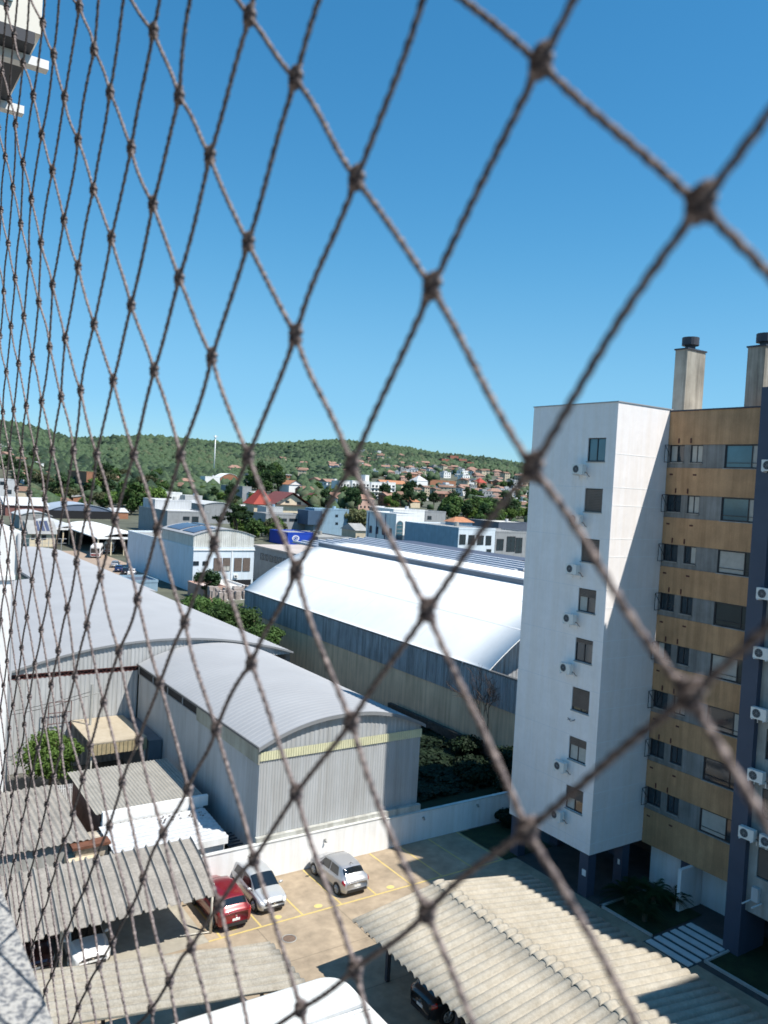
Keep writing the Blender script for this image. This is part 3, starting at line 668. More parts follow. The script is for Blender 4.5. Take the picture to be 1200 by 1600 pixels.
def car(label, cat_group, paint, style, x, y, rz, floor=.0):
    S_ = STY[style]; t = S_['t']; L = S_['L']
    r = thing('parked_car', label, 'car', (0, 0, 0), 0, cat_group)
    def surf(px, s, off=0):   # s 0..1 around the half ring: 0 sill .. 1 roof centre
        _, w, zb, zs, zt, wt = lerp(t, px)
        ring = [(w*.90, zb), (w*.985, zb+.10), (w, (zb+zs)/2+.02), (w*.985, zs-.06), (w*.93, zs), (wt+.035, zt-.075), (wt, zt-.03), (wt*.86, zt-.004), (wt*.5, zt+.012), (0, zt+.02)]
        ks = [0, .1, .22, .34, .4, .66, .72, .78, .88, 1.0]
        for a in range(9):
            if s <= ks[a+1]+1e-9:
                q = (s-ks[a])/(ks[a+1]-ks[a]); p = [ring[a][i]+(ring[a+1][i]-ring[a][i])*q for i in (0, 1)]
                d = (ring[a+1][1]-ring[a][1], -(ring[a+1][0]-ring[a][0])); l = math.hypot(*d) or 1
                return (px, p[0]+d[0]/l*off, p[1]+d[1]/l*off)
        return (px, 0, zt)
    xs = [t[0][0]+(t[-1][0]-t[0][0])*(.5-.5*math.cos(math.pi*i/44)) for i in range(45)]
    ss = [0, .05, .1, .16, .22, .28, .34, .37, .4, .5, .6, .66, .69, .72, .75, .78, .83, .88, .94, 1.0]
    b = MB(); n = len(ss)
    for px in xs:
        R = [surf(px, s) for s in ss]
        b.v += R+[(p[0], -p[1], p[2]) for p in reversed(R[:-1])]
    W_ = 2*n-1
    for i in range(len(xs)-1):
        for j in range(W_-1): b.f.append((i*W_+j, i*W_+j+1, (i+1)*W_+j+1, (i+1)*W_+j)); b.m.append(0)
        b.f.append((i*W_+W_-1, i*W_, (i+1)*W_, (i+1)*W_+W_-1)); b.m.append(0)
    b.f.append(tuple(range(W_))); b.m.append(0); b.f.append(tuple(reversed(range((len(xs)-1)*W_, len(xs)*W_)))); b.m.append(0)
    b.build('body', paint, r, True)
    def patch(name, x0, x1, s0, s1, mat, off, both=True, nx=8, ns=6, mirror_join=False, slant0=0, slant1=0):
        def mk(sg):
            m_ = MB(); m_.grid(lambda u, v: (lambda p: (p[0], p[1]*sg, p[2]))(surf(x0+(x1-x0)*u+(slant0*(1-u)+slant1*u)*v, s0+(s1-s0)*v, off)), nx, ns, 0, flip=sg > 0); return m_
        if mirror_join:
            m_ = MB(); m_.grid(lambda u, v: (lambda s: (lambda p: (p[0], p[1]*(1 if v < .5 else -1), p[2]))(surf(x0+(x1-x0)*u, s, off)))(s0+(1-s0)*(1-abs(2*v-1))), nx, 16, 0, flip=True); m_.build(name, mat, r, True)
        else:
            for sg in ((1, -1) if both else (1,)): mk(sg).build(name, mat, r, True)
    a0, a1 = S_['sw']; mid = (a0+a1)/2-.05
    patch('side_window', a0+.02, mid-.04, .425, .64, CG, .012, slant0=.18)
    patch('side_window', mid+.03, a1+.1, .425, .64, CG, .012, slant1=-.38)
    patch('windscreen', S_['ws'][0], S_['ws'][1], .70, 1, CG, .012, mirror_join=True)
    patch('rear_window', S_['rw'][0], S_['rw'][1], .70, 1, CG, .014, mirror_join=True)
    x0 = t[0][0]; x1 = t[-1][0]
    patch('tail_lamp', x0+.045, x0+.26, .30, .44, TAIL, .012, nx=4, ns=4)
    patch('head_lamp', x1-.42, x1-.07, .27, .36, HEADL, .012, nx=4, ns=4)
    # front: grille, badge, plate ; rear: plate, bumper trim
    m_ = MB(); m_.box(x1-.10, x1+.012, -.48, .48, .50 if style != 'suv' else .6, .60 if style != 'suv' else .72); m_.build('grille', CARTRIM, r)
    m_ = MB(); m_.box(x1-.12, x1+.006, -.58, .58, .27, .40); m_.build('front_bumper', CARTRIM, r)
    m_ = MB(); m_.tube([(x1+.014, 0, .555), (x1+.03, 0, .555)], .05, 12); m_.build('badge', CHROME, r)
    m_ = MB(); m_.box(x1+.008, x1+.02, -.2, .2, .40, .49); m_.build('number_plate', PLATE, r)
    m_ = MB(); m_.box(x0-.02, x0-.006, -.2, .2, .56, .68); m_.build('number_plate', PLATE, r)
    m_ = MB(); m_.box(x0-.004, x0+.12, -.62, .62, .30, .46); m_.build('rear_bumper', CARTRIM, r)
    m_ = MB(); m_.tube([(x0+.005, 0, .80), (x0-.02, 0, .80)], .045, 12); m_.build('badge', CHROME, r)
    w = max(q[1] for q in t)
    for sg in (1, -1):
        m_ = MB(); m_.tube([(S_['ws'][1]-.22, sg*(w-.06), .98 if style != 'suv' else 1.08), (S_['ws'][1]-.24, sg*(w+.06), 1.0 if style != 'suv' else 1.1), (S_['ws'][1]-.26, sg*(w+.17), 1.0 if style != 'suv' else 1.1)], [.04, .08, .06], 8); m_.build('mirror', paint, r, True)
        m_ = MB()
        for px in (mid, a0-.05, a1-.02): m_.add([surf(px-.004, .36, .006), surf(px+.004, .36, .006), surf(px+.004, .08, .006), surf(px-.004, .08, .006)] if sg > 0 else [(p[0], -p[1], p[2]) for p in (surf(px-.004, .08, .006), surf(px+.004, .08, .006), surf(px+.004, .36, .006), surf(px-.004, .36, .006))], [(0, 1, 2, 3)])
        m_.build('door_gap', CARTRIM, r)
        for px in (mid+.18, a0+.35):
            m_ = MB(); p = surf(px, .33, .012); m_.box(px, px+.16, sg*p[1]-.012, sg*p[1]+.012, p[2]-.01, p[2]+.02); m_.build('door_handle', paint, r)
        for px in S_['wheels']:
            R_ = .31 if style != 'suv' else .35
            m_ = MB(); m_.tube([(px, sg*(w-.15), R_+.01), (px, sg*(w+.003), R_+.01)], R_+.055, 24); m_.build('wheel_arch', CARTRIM, r)
            m_ = MB(); m_.tube([(px, sg*(w-.2), R_), (px, sg*(w-.01), R_), (px, sg*(w+.012), R_)], [R_, R_, R_-.03], 24); W2 = m_.build('wheel', TYRE, r, False)
            m_ = MB()
            m_.tube([(px, sg*(w-.1), R_), (px, sg*(w+.014), R_)], R_*.28, 10)
            for q in range(7):
                a = q*2*math.pi/7; m_.tube([(px, sg*(w+.010), R_), (px+R_*.64*math.cos(a), sg*(w+.014), R_+R_*.64*math.sin(a))], [.05, .035], 5)
            m_.tube([(px+R_*.66*math.cos(a), sg*(w+.012), R_+R_*.66*math.sin(a)) for a in np.linspace(0, 2*math.pi, 21)], .018, 5, False)
            m_.build('rim', RIM, W2)
    m_ = MB(); m_.tube([(-1.15, 0, t[5][4]), (-1.22, 0, t[5][4]+.09), (-1.42, 0, t[5][4]+.10)], [.02, .018, .008], 6); m_.build('antenna', CARTRIM, r)
    r.location = (x, y, floor); r.rotation_euler = (0, 0, rz)
    return r
def paint(n, c, metal=.35): return M(n, c, .28, .03, .5, metal=metal, spec=.5, coat=.8)
SILV = paint('silver_paint', (.46, .46, .47), .5); SILV2 = paint('light_silver_paint', (.55, .56, .56), .4); REDP = paint('dark_red_paint', (.20, .008, .012), .2); WHP = paint('white_car_paint', (.72, .72, .72), .0); BLKP = paint('black_car_paint', (.012, .012, .016), .1)
G = 'cars parked in the lot'
car('silver hatchback parked alone nose to the white wall, rear towards the viewer', G, SILV, 'hatch', 24.35, 38.7, math.pi/2)
car('silver compact minivan facing the viewer, right of the red car', G, SILV2, 'mpv', 19.6, 39.2, -math.pi/2)
car('dark red sport utility car partly under the grey carport edge', G, REDP, 'suv', 17.2, 38.75, math.pi/2)
car('white car facing out from under the grey carport', G, WHP, 'hatch', 10.3, 38.6, -math.pi/2, .01)
car('dark maroon car under the grey carport at its left end', G, paint('maroon_paint', (.05, .01, .012), .1), 'hatch', 8.0, 39.2, -math.pi/2, .01)
car('black car under the left edge of the big beige carport', G, BLKP, 'suv', 23.4, 26.75, 0)

# ------------------------------------------------------------------ yard sheds behind the boundary wall
def corr_roof(m, x0, x1, y0, y1, za, zb, per, h, along='Y', thick=.02):
    # ribs run along `along`; za at y0/x0 side, zb at the other
    if along == 'Y': n = int((x1-x0)/per*6); m.grid(lambda u, v: (x0+(x1-x0)*u, y0+(y1-y0)*v, za+(zb-za)*v+h*math.sin(2*math.pi*(x0+(x1-x0)*u)/per)), n, 3, thick)
    else: n = int((y1-y0)/per*6); m.grid(lambda u, v: (x0+(x1-x0)*u, y0+(y1-y0)*v, za+(zb-za)*u+h*math.sin(2*math.pi*(y0+(y1-y0)*v)/per)), 3, n, thick)
sa = thing('shed', 'brick shed with grey corrugated roof in the yard behind the wall', 'shed', (16.2, 50, 0))
m = MB(); m.box(13.25, 19.15, 46.95, 53.4, 0, 2.72); m.build('wall', M('old_brick', (.20, .11, .085), .95, .3, 1.2, fine=.3, fscale=6), sa)
m = MB(); corr_roof(m, 12.95, 19.4, 46.8, 53.7, 2.86, 3.05, .215, .028); m.build('roof', FIBROG if False else M('fibre_cement_pale', (.34, .32, .28), .9, .15, 1, fine=.2, fscale=9), sa)
m = MB(); m.box(13.3, 19.6, 46.55, 46.79, 2.35, 2.98); m.build('fascia', WHITE, sa)
m = MB(); m.box(13.3, 19.3, 46.56, 46.94, 0, 2.347); m.build('front_wall', WHITE, sa)
m = MB()
for k in range(13): m.box(13.4+k*.45, 13.62+k*.45, 46.3, 46.54, 1.9+.06*math.sin(k*3), 2.3)
m.build('ledge_blocks', CONC, sa)
sv = thing('shed', 'low white shed with shiny silver painted roof just behind the boundary wall', 'shed', (16.2, 44, 0))
m = MB(); m.box(13.2, 19.1, 42.7, 46.0, 0, 1.95); m.build('wall', WHITE, sv)
m = MB(); m.grid(lambda u, v: (13.0+6.25*u, 42.5+3.75*v, 2.08+.28*v+.02*math.sin(60*v)+.008*math.sin(23*u)), 40, 60, .03); m.build('roof', M('silver_bitumen_roof', (.60, .61, .62), .6, .10, 1.4, fine=.22, fscale=5, metal=.1, bump=.3, bscale=6), sv)
m = MB(); m.box(13.0, 19.2, 42.44, 42.497, 1.7, 2.08); m.build('fascia', WHITE, sv)
m = MB()
for k in range(26):
    x = 16.2+rng.uniform(0, 2.8); y = 45.2+rng.uniform(0, .8); m.tube([(x, y, 2.36), (x+rng.uniform(-.15, .15), y+rng.uniform(-.15, .15), 2.39)], .03, 5)
o = m.build('debris_pile', M('rusty_debris', (.13, .10, .09), .9, .4, 4)); tag(o, 'scattered dark debris lying on the silver shed roof', 'debris', kind='stuff')
m = MB(); m.box(19.5, 20.3, 41.6, 45.0, 0, .05)
for k in range(8): m.box(19.45, 20.3, 41.6+k*.4, 41.7+k*.4, 1.3, 1.35)
for y in (41.6, 44.6): m.box(19.45, 19.5, y, y+.06, 0, 1.35)
o = m.build('metal_rack', M('dark_rack', (.05, .055, .065), .6, .1, 1)); tag(o, 'dark slatted metal rack between the silver shed and the hangar', 'rack')
so = thing('shed', 'old shed with large weathered grey corrugated roof at the left edge of the yard', 'shed', (8, 49, 0))
m = MB(); m.box(3.2, 11.9, 45, 52.8, 0, 2.3); m.build('wall', CONC, so)
m = MB(); corr_roof(m, 3, 12.2, 44.7, 53.1, 2.45, 2.62, .33, .04); m.build('roof', FIBROG, so)
m = MB(); m.box(10.9, 12.5, 43.9, 45.0, 0, 1.75); m.build('outhouse', CREAM, so)
ow = thing('lean_to', 'small pale ruined lean-to with arched opening and rusty roof edge', 'shed', (12.3, 45.2, 0))
m = MB(); wall_holes(m, 'Y', 44.3, 11.3, 13.0, 0, 2.2, [(12.3, 12.7, .8, 1.6)], .2, 1); m.box(11.3, 13.0, 44.5, 46.4, 0, 2.1); m.build('wall', M('peeling_plaster', (.46, .40, .32), .95, .25, 1.5, fine=.3, fscale=3), ow)
m = MB(); m.box(11.1, 13.1, 44.1, 44.9, 2.22, 2.36); m.build('roof_edge', M('rusty_sheet', (.17, .07, .04), .9, .35, 3, fine=.3), ow)
lt = thing('lean_to_canopy', 'beige flat canopy with brown corrugated fascia against the arched hangar', 'canopy', (17, 60, 0))
m = MB(); m.box(15.3, 19.2, 57.2, 63.2, 3.45, 3.55); m.build('roof', M('beige_sheet', (.42, .36, .27), .8, .1, .6, streak=.1), lt)
m = MB(); rib_wall(m, 'Y', 57.15, 15.3, 19.2, 2.7, 3.45, .3, .05, -1); m.build('fascia', M('brown_cladding', (.36, .29, .17), .8, .25, 3), lt)
for x in (15.4, 19.1):
    m = MB(); m.box(x-.05, x+.05, 57.3, 57.4, 0, 3.44); m.build('post', STEEL, lt)
m = MB(); m.box(19.3, 20.25, 57.0, 63.0, 0, 3.3); o = m.build('storage_box', M('slate_box', (.13, .15, .17), .7, .15, 1)); tag(o, 'dark grey block squeezed between the beige canopy and the hangar wall', 'storage unit')
m = MB(); m.box(15.4, 19.0, 56.2, 56.3, .2, 1.9); m.box(16.9, 17.0, 56.14, 56.36, 0, 2.0); o = m.build('gate', M('pale_blue_gate', (.42, .48, .54), .6, .1, 1)); tag(o, 'pale blue grey metal gate in front of the beige canopy', 'gate')
fn = thing('fence', 'white picket fence along the back of the yard beside the shrub tree', 'fence', (15, 56, 0))
m = MB()
for k in range(24): m.box(12.6+k*.115, 12.66+k*.115, 55.5, 55.53, 0, 1.6)
m.build('pickets', WPAINT, fn)
m = MB(); m.box(12.6, 15.4, 55.535, 55.57, .4, .46); m.box(12.6, 15.4, 55.535, 55.57, 1.3, 1.36); m.build('rail', WPAINT, fn)
# rusty frame against hangar wall
sc = thing('scaffold_frame', 'thin rusty scaffold frame leaning at the arched hangar wall', 'scaffold', (15, 62.5, 0))
m = MB()
for x in (13.6, 15.2): m.tube([(x, 62.6, 0), (x, 62.6, 5.2)], .035, 5)
for z in (1.2, 2.4, 3.6, 4.4, 5.2): m.tube([(13.6, 62.6, z), (15.2, 62.6, z)], .03, 5)
for x in (14.0, 14.4, 14.8): m.tube([(x, 62.6, 3.6), (x, 62.6, 5.2)], .02, 5)
m.build('frame', RUST, sc)
m = MB(); m.tube([(16.3, 61.5, 0), (16.35, 61.5, 6.6)], .10, 8); m.tube([(15.7, 61.5, 5.7), (16.9, 61.5, 5.9)], .04, 5); pl = m.build('utility_pole', CONC); tag(pl, 'thin concrete utility pole in the yard before the arched hangar', 'pole')
m = MB()
for dz in (0, .25):
    m.tube([(16.3+(4-16.3)*k/10, 61.5+(60-61.5)*k/10, 5.8+dz-.7*math.sin(math.pi*k/10)) for k in range(11)], .02, 4)
o = m.build('power_cable', BLACK); tag(o, 'thin black cables running from the yard pole to the left', 'cable')
m = MB()
for k in range(40):
    x, y = rng.uniform(8.5, 12.8), rng.uniform(53.2, 55.2); s_ = rng.uniform(.1, .35); m.box(x, x+s_*2, y, y+s_, 0, s_)
o = m.build('rubble', M('rubble', (.28, .20, .15), .95, .4, 2)); tag(o, 'heap of broken bricks and planks in the left of the yard', 'rubble', kind='stuff')
# white neighbour at the left edge
nb = thing('house', 'tall white neighbouring house cut by the left edge of the view', 'house', (6, 58, 0))
m = MB(); wall_holes(m, 'Y', 55, 3, 9.45, 0, 15.3, [(8.2, 8.75, 11.9, 14.2), (6, 7.2, 11.9, 14.2), (8.2, 8.75, 8.3, 10.4), (6, 7.2, 5, 7)], .2, 1); m.box(3, 9.44, 55.25, 62.8, 0, 15.3); m.build('wall', WHITE, nb)
m = MB(); m.box(2.8, 9.62, 54.85, 63, 15.303, 15.6); m.box(3, 9.9, 55, 62.9, 15.603, 18.3); m.build('attic', WHITE, nb)
m = MB(); m.add([(3, 55, 18.3), (10.0, 55, 18.3), (6.4, 57, 19.8), (3, 62.9, 18.3), (10.0, 62.9, 18.3), (6.4, 61, 19.8)], [(0, 1, 2), (4, 3, 5), (1, 4, 5, 2), (3, 0, 2, 5)]); m.build('roof', LGREY, nb)
m = MB(); m.cyl(9.75, 54.9, 15.6, 18.2, .09, 10); m.cyl(9.58, 54.92, 0, 15.28, .06, 8); m.build('drainpipe', GALV, nb, True)
for h in ((8.2, 8.75, 11.9, 14.2), (6, 7.2, 11.9, 14.2), (8.2, 8.75, 8.3, 10.4), (6, 7.2, 5, 7)): window(nb, 'Y', 55.17, *h, 1, (.5,), .05)

# ------------------------------------------------------------------ vegetation
def ico(sub=1):
    import bmesh
    b = bmesh.new(); bmesh.ops.create_icosphere(b, subdivisions=sub, radius=1); b.verts.ensure_lookup_table()
    v = np.array([q.co[:] for q in b.verts], dtype=np.float32); f = np.array([[q.index for q in p.verts] for p in b.faces], dtype=np.int32); b.free(); return v, f
def crown(cx_, cy_, cz, rx, ry, rz_, nclump, nleaf, leaf, seed, hollow=.35, flat=0):
    """leaf quads gathered in clumps through the crown's volume"""
    r = np.random.default_rng(seed); out = []
    d = r.normal(size=(nclump, 3)); d /= np.linalg.norm(d, axis=1)[:, None]; d[:, 2] = np.abs(d[:, 2])*np.where(r.random(nclump) < .78, 1, -.7)
    cc = d*(r.uniform(hollow, 1, nclump)**.6)[:, None]*np.array([rx, ry, rz_])*.82; cr = r.uniform(.20, .42, nclump)*min(rx, ry)
    idx = r.integers(0, nclump, nleaf); n = r.normal(size=(nleaf, 3)); n /= np.linalg.norm(n, axis=1)[:, None]
    p = cc[idx]+n*(cr[idx]*r.uniform(.45, 1.05, nleaf))[:, None]*np.array([1, 1, .75])
    a = n+r.normal(size=(nleaf, 3))*.55+np.array([0, 0, .35]); a /= np.linalg.norm(a, axis=1)[:, None]
    t = np.cross(a, r.normal(size=(nleaf, 3))); t /= np.linalg.norm(t, axis=1)[:, None]; b = np.cross(a, t)
    s = (leaf*r.uniform(.6, 1.4, nleaf))[:, None]
    V = np.stack([p-t*s*.5, p+b*s*.35+a*s*.08, p+t*s*.6, p-b*s*.35+a*s*.08], 1).reshape(-1, 3)+np.array([cx_, cy_, cz])
    return V, np.arange(nleaf*4).reshape(-1, 4)
def limbs(h, r0, cr, seed, n=5):
    rr = random.Random(seed); m = MB()
    m.tube([(0, 0, -.3), (rr.uniform(-.05, .05)*h, rr.uniform(-.05, .05)*h, h*.45), (rr.uniform(-.08, .08)*h, 0, h*.8)], [r0*1.3, r0, r0*.4], 7)
    for k in range(n):
        a = rr.uniform(0, 6.28); z0 = h*rr.uniform(.28, .6); m.tube([(0, 0, z0), (cr*.4*math.cos(a), cr*.4*math.sin(a), z0+h*.18), (cr*.75*math.cos(a), cr*.75*math.sin(a), z0+h*.3)], [r0*.6, r0*.4, r0*.12], 5)
    return m
def make_tree(label, h, cr, mat, nleaf, leaf, seed, group=None, flat=1.0, base=.35, nclump=26):
    r = thing('tree', label, 'tree', (0, 0, 0), 0, group)
    limbs(h, h*.028, cr, seed).build('trunk', BARK, r, True)
    V, F = crown(0, 0, h*(base+(1-base)*.5), cr, cr*.95, h*(1-base)*.5*flat, nclump, nleaf, leaf, seed)
    np_mesh('crown', V, F, mat, r); return r
# near trees
def at_tree(o, x, y, z=None, s=1, rz=0): o.location = (x, y, T(x, y) if z is None else z); o.scale = (s, s, s); o.rotation_euler = (0, 0, rz); return o
GT = 'leafy trees between the arched hangar and the white warehouse'
for k, (x, y, h, cr, lb) in enumerate(((39.8, 100, 7.4, 3.8, 'far bushy green tree crowding the gap between grey hangar and white warehouse'), (41.2, 92.5, 7.2, 3.9, 'middle bushy green tree between grey hangar roof and white warehouse'), (42.3, 86.0, 5.8, 2.8, 'nearest bushy green tree against the blue grey cladding of the warehouse'))):
    at_tree(make_tree(lb, h, cr, (LEAF_A, LEAF_A, LEAF_A)[k], 9000, .30, 100+k, GT, 1.0, .12, 60), x, y, 0)
at_tree(make_tree('bright green shrub tree in the yard among the sheds at the left', 4.6, 2.3, LEAF_C, 7000, .20, 111, None, 1.0, .05, 45), 13.0, 58.6, 0)
at_tree(make_tree('small dark tree in the shade of the white and blue workshop wall', 6.5, 2.6, LEAF_B, 3000, .35, 112, None, 1, .1, 30), 55.5, 137, 0)
# bushes in the shaded strip
hb = ['dark bush in the shaded strip against the tower end of the ochre wall', 'dark bush by the boundary wall in the shaded green strip', 'low dark bush in the middle of the shaded green strip', 'tall dark bush beside the low stone wall', 'shaded bush nearest the grey hangar corner', 'leafy dark shrub at the parking lot end of the white wall']
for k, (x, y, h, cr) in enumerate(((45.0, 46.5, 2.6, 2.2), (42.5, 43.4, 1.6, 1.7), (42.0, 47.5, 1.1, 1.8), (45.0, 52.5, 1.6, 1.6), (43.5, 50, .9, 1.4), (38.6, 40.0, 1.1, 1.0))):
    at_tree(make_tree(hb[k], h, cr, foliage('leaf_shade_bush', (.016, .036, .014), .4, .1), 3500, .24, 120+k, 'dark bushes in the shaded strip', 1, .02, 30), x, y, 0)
gr_ = np.random.default_rng(8); ngc = 26000; gx = gr_.uniform(33, 46.6, ngc); gy = gr_.uniform(46, 72, ngc); gzz = gr_.uniform(.05, .28, ngc)*(1+.8*np.sin(gx*1.3)*np.cos(gy*.9))
ga = gr_.uniform(0, 6.28, ngc); gs = gr_.uniform(.12, .3, ngc); gc = np.stack([gx, gy, np.maximum(gzz, .05)], 1); gt = np.stack([np.cos(ga)*gs, np.sin(ga)*gs, gr_.uniform(-.1, .1, ngc)], 1); gb = np.stack([-np.sin(ga)*gs*.7, np.cos(ga)*gs*.7, gr_.uniform(-.1, .1, ngc)], 1)
o = np_mesh('ground_cover', np.stack([gc-gt, gc+gb, gc+gt, gc-gb], 1).reshape(-1, 3), np.arange(ngc*4).reshape(-1, 4), foliage('leaf_ivy_shade', (.014, .030, .012), .4, .1)); tag(o, 'dark ivy like ground cover added over the sunlit patch below the ochre wall', 'ground cover', kind='stuff')  # near-black leaves added to cover a sunlit patch, their colour stands for shade
# bare tree in front of the ochre wall
bt = thing('bare_tree', 'leafless thin branched tree in front of the ochre warehouse wall', 'tree', (46.3, 51.3, 0))
m = MB(); rr = random.Random(5)
def twig(p, d, l, r, n):
    q = p+d*l; m.tube([tuple(p), tuple((p+q)/2+Vector((rr.uniform(-.06, .06)*l,)*3)), tuple(q)], [max(r, .012), max(r*.8, .012), max(r*.6, .012)], 4, False)
    if n == 0: return
    for k in range(3 if n > 1 else 4): twig(q if k else (p+q)/2, (d+Vector((rr.uniform(-.4, .2), rr.uniform(-.95, .95), rr.uniform(-.35, .55)))).normalized(), l*rr.uniform(.6, .85), r*.6, n-1)
twig(Vector((46.3, 51.3, 0)), Vector((0, 0, 1)), 2.4, .11, 5); m.build('branches', M('twig_bark', (.07, .05, .04), .9, .2, 3), bt)
# cycads beside the tower
def cycad(x, y, n, L, label):
    o = thing('cycad', label, 'plant', (x, y, 0.05), 0, 'cycads in the bed by the tower')
    V = []; F = []; rr = random.Random(int(x*100))
    st = MB(); st.cyl(x, y, .03, .5, .14, 8); st.build('trunk', BARK, o)
    for k in range(n):
        a = rr.uniform(0, 6.283); el = rr.uniform(.15, 1.2); up = math.sin(el); ho = math.cos(el)
        pts = [(ho*L*t, up*L*t*1.15-L*.75*t*t*(1.1-el*.3)+.5) for t in np.linspace(0, 1, 9)]
        for i in range(8):
            for sg in (-1, 1):
                for q in (0, .5):
                    r0 = pts[i][0]+(pts[i+1][0]-pts[i][0])*q; z0 = pts[i][1]+(pts[i+1][1]-pts[i][1])*q; w = .26*L*math.sin(math.pi*min(1, (i+q+1)/9.2))*.7
                    c_, s_ = math.cos(a), math.sin(a); k0 = len(V)
                    for (rad_, lat, dz) in ((r0, 0, 0), (r0+.05*L, 0, 0), (r0+.12*L, sg*w, -.04)): V.append((rad_*c_-lat*s_, rad_*s_+lat*c_, z0+dz))
                    F.append((k0, k0+1, k0+2))
    np_mesh('fronds', V, F, LEAF_B, o)
for k, (x, y, L) in enumerate(((37.2, 29.0, 1.7), (38.6, 28.3, 1.6), (36.6, 27.3, 1.2), (39.3, 27.4, 1.2))):
    cycad(x, y, 34, L, ['large dark cycad nearest the tower column', 'large dark cycad before the white lobby panel', 'small cycad at the carport side of the bed', 'small cycad beside the lobby pillar'][k])

# ------------------------------------------------------------------ hillside forest (stuff)
iv, if_ = ico(1)
def forest(name, npts, dmin, dmax, a0, a1, size, mat, seed, keep):
    r = np.random.default_rng(seed); az_ = r.uniform(a0, a1, npts); d = np.sqrt(r.uniform(dmin**2, dmax**2, npts)); x = d*np.sin(az_); y = d*np.cos(az_)
    k = keep(x, y, d, az_, r); x, y = x[k], y[k]; n = len(x); z = terr(x, y); s = size*r.uniform(.55, 1.25, n)
    lump = 1+.26*r.normal(size=(n, len(iv), 1)); V = iv[None]*lump*np.stack([s, s, s*r.uniform(.75, 1.2, n)], 1)[:, None, :]+np.stack([x, y, z+s*.55], 1)[:, None, :]
    F = if_[None]+(np.arange(n)*len(iv))[:, None, None]; o = np_mesh(name, V.reshape(-1, 3), F.reshape(-1, 3), mat); o['kind'] = 'stuff'; return o
def azpx(px, py=740): d = ray(px, py); return math.atan2(d[0], d[1])
A0, A1 = azpx(-330), azpx(1250)
FM = foliage('forest_green', (.062, .098, .048), .45, .15); FM2 = foliage('forest_dark', (.040, .072, .038), .4, .1)
FM3 = foliage('forest_olive', (.088, .108, .058), .4, .15)
# settled zone measured by screen-independent world coordinates: azimuth and distance on the slope
CZ = [(azpx(555), azpx(830), 520, 1190), (azpx(-60), azpx(45), 380, 640), (azpx(380), azpx(470), 560, 860)]
def settled(x, y, d, az_): 
    s = np.zeros(len(x), bool)
    for a, b, p, q in CZ:
        w = (az_-a)/(b-a); lim = np.where(b-a > .12, p+(q-p)*np.clip(.35+1.3*w, 0, 1)*np.clip(2.6-1.7*w, .55, 1), q); s |= (az_ > a) & (az_ < b) & (d < lim)
    return s
o = forest('forest', 48000, 400, 1530, A0, A1, 4.0, FM, 1, lambda x, y, d, a, r: (d < np.interp(a, RX, RR)*1.06) & (~settled(x, y, d, a) | (r.random(len(x)) < .05)) & (r.random(len(x)) < np.clip((d-420)/350, .05, 1)))
tag(o, 'continuous green forest covering the hill', 'forest')
o = forest('forest', 16000, 520, 1530, A0, A1, 4.6, FM2, 2, lambda x, y, d, a, r: (d < np.interp(a, RX, RR)*1.06) & ~settled(x, y, d, a) & (np.sin(x/70)+np.cos(y/55) > -.2))
tag(o, 'darker tree clumps scattered through the hill forest', 'forest')
o = forest('forest', 9000, 480, 1500, A0, A1, 4.0, FM3, 3, lambda x, y, d, a, r: (d < np.interp(a, RX, RR)*1.04) & ~settled(x, y, d, a) & (np.sin(x/60+2)+np.cos(y/75) > .6))
tag(o, 'olive green thickets within the hill forest', 'forest')

# ------------------------------------------------------------------ hillside houses (individuals; too small to show parts)
def house_mesh(w, d, h, roof, wm, rm, seed):
    m = MB(); m.mi = 0; m.box(-w/2, w/2, -d/2, d/2, -3, h); m.mi = 1; e = .5; rh = w*.22
    if roof == 'gable': m.add([(-w/2-e, -d/2-e, h), (w/2+e, -d/2-e, h), (w/2+e, d/2+e, h), (-w/2-e, d/2+e, h), (-w/2-e, 0, h+rh), (w/2+e, 0, h+rh)], [(0, 1, 5, 4), (2, 3, 4, 5), (1, 2, 5), (3, 0, 4), (3, 2, 1, 0)])
    elif roof == 'hip': m.add([(-w/2-e, -d/2-e, h), (w/2+e, -d/2-e, h), (w/2+e, d/2+e, h), (-w/2-e, d/2+e, h), (-w/5, 0, h+rh), (w/5, 0, h+rh)], [(0, 1, 5, 4), (2, 3, 4, 5), (1, 2, 5), (3, 0, 4), (3, 2, 1, 0)])
    elif roof == 'shed': m.add([(-w/2-e, -d/2-e, h+.05), (w/2+e, -d/2-e, h+.05), (w/2+e, d/2+e, h+.9), (-w/2-e, d/2+e, h+.9)], [(0, 1, 2, 3)])
    else: m.box(-w/2-.2, w/2+.2, -d/2-.2, d/2+.2, h, h+.35); m.box(-w/4, w/6, -d/5, d/4, h+.35, h+1.6)
    m.mi = 2; r = random.Random(seed)
    for f in range(int(h//2.8)):
        for k in range(int(w//3)):
            if r.random() < .8: x = -w/2+1.4+k*3; m.box(x, x+1.2, -d/2-.04, -d/2+.02, f*2.8+1.0, f*2.8+2.2)
        for k in range(int(d//3.2)):
            y = -d/2+1.2+k*3; m.box(-w/2-.04, -w/2+.02, y, y+1.1, f*2.8+1.0, f*2.8+2.1)
    me = bpy.data.meshes.new('hill_house'); me.from_pydata(m.v, [], m.f)
    for q in (wm, rm, GLASS): me.materials.append(q)
    me.polygons.foreach_set('material_index', m.m); me.update(); return me
PINK = M('pink_plaster', (.50, .33, .27), .9, .15, .3, streak=.1); SAND = M('sand_plaster', (.52, .45, .34), .9, .12, .4, streak=.1); BRNR = M('brown_roof', (.20, .12, .085), .9, .2, .5)
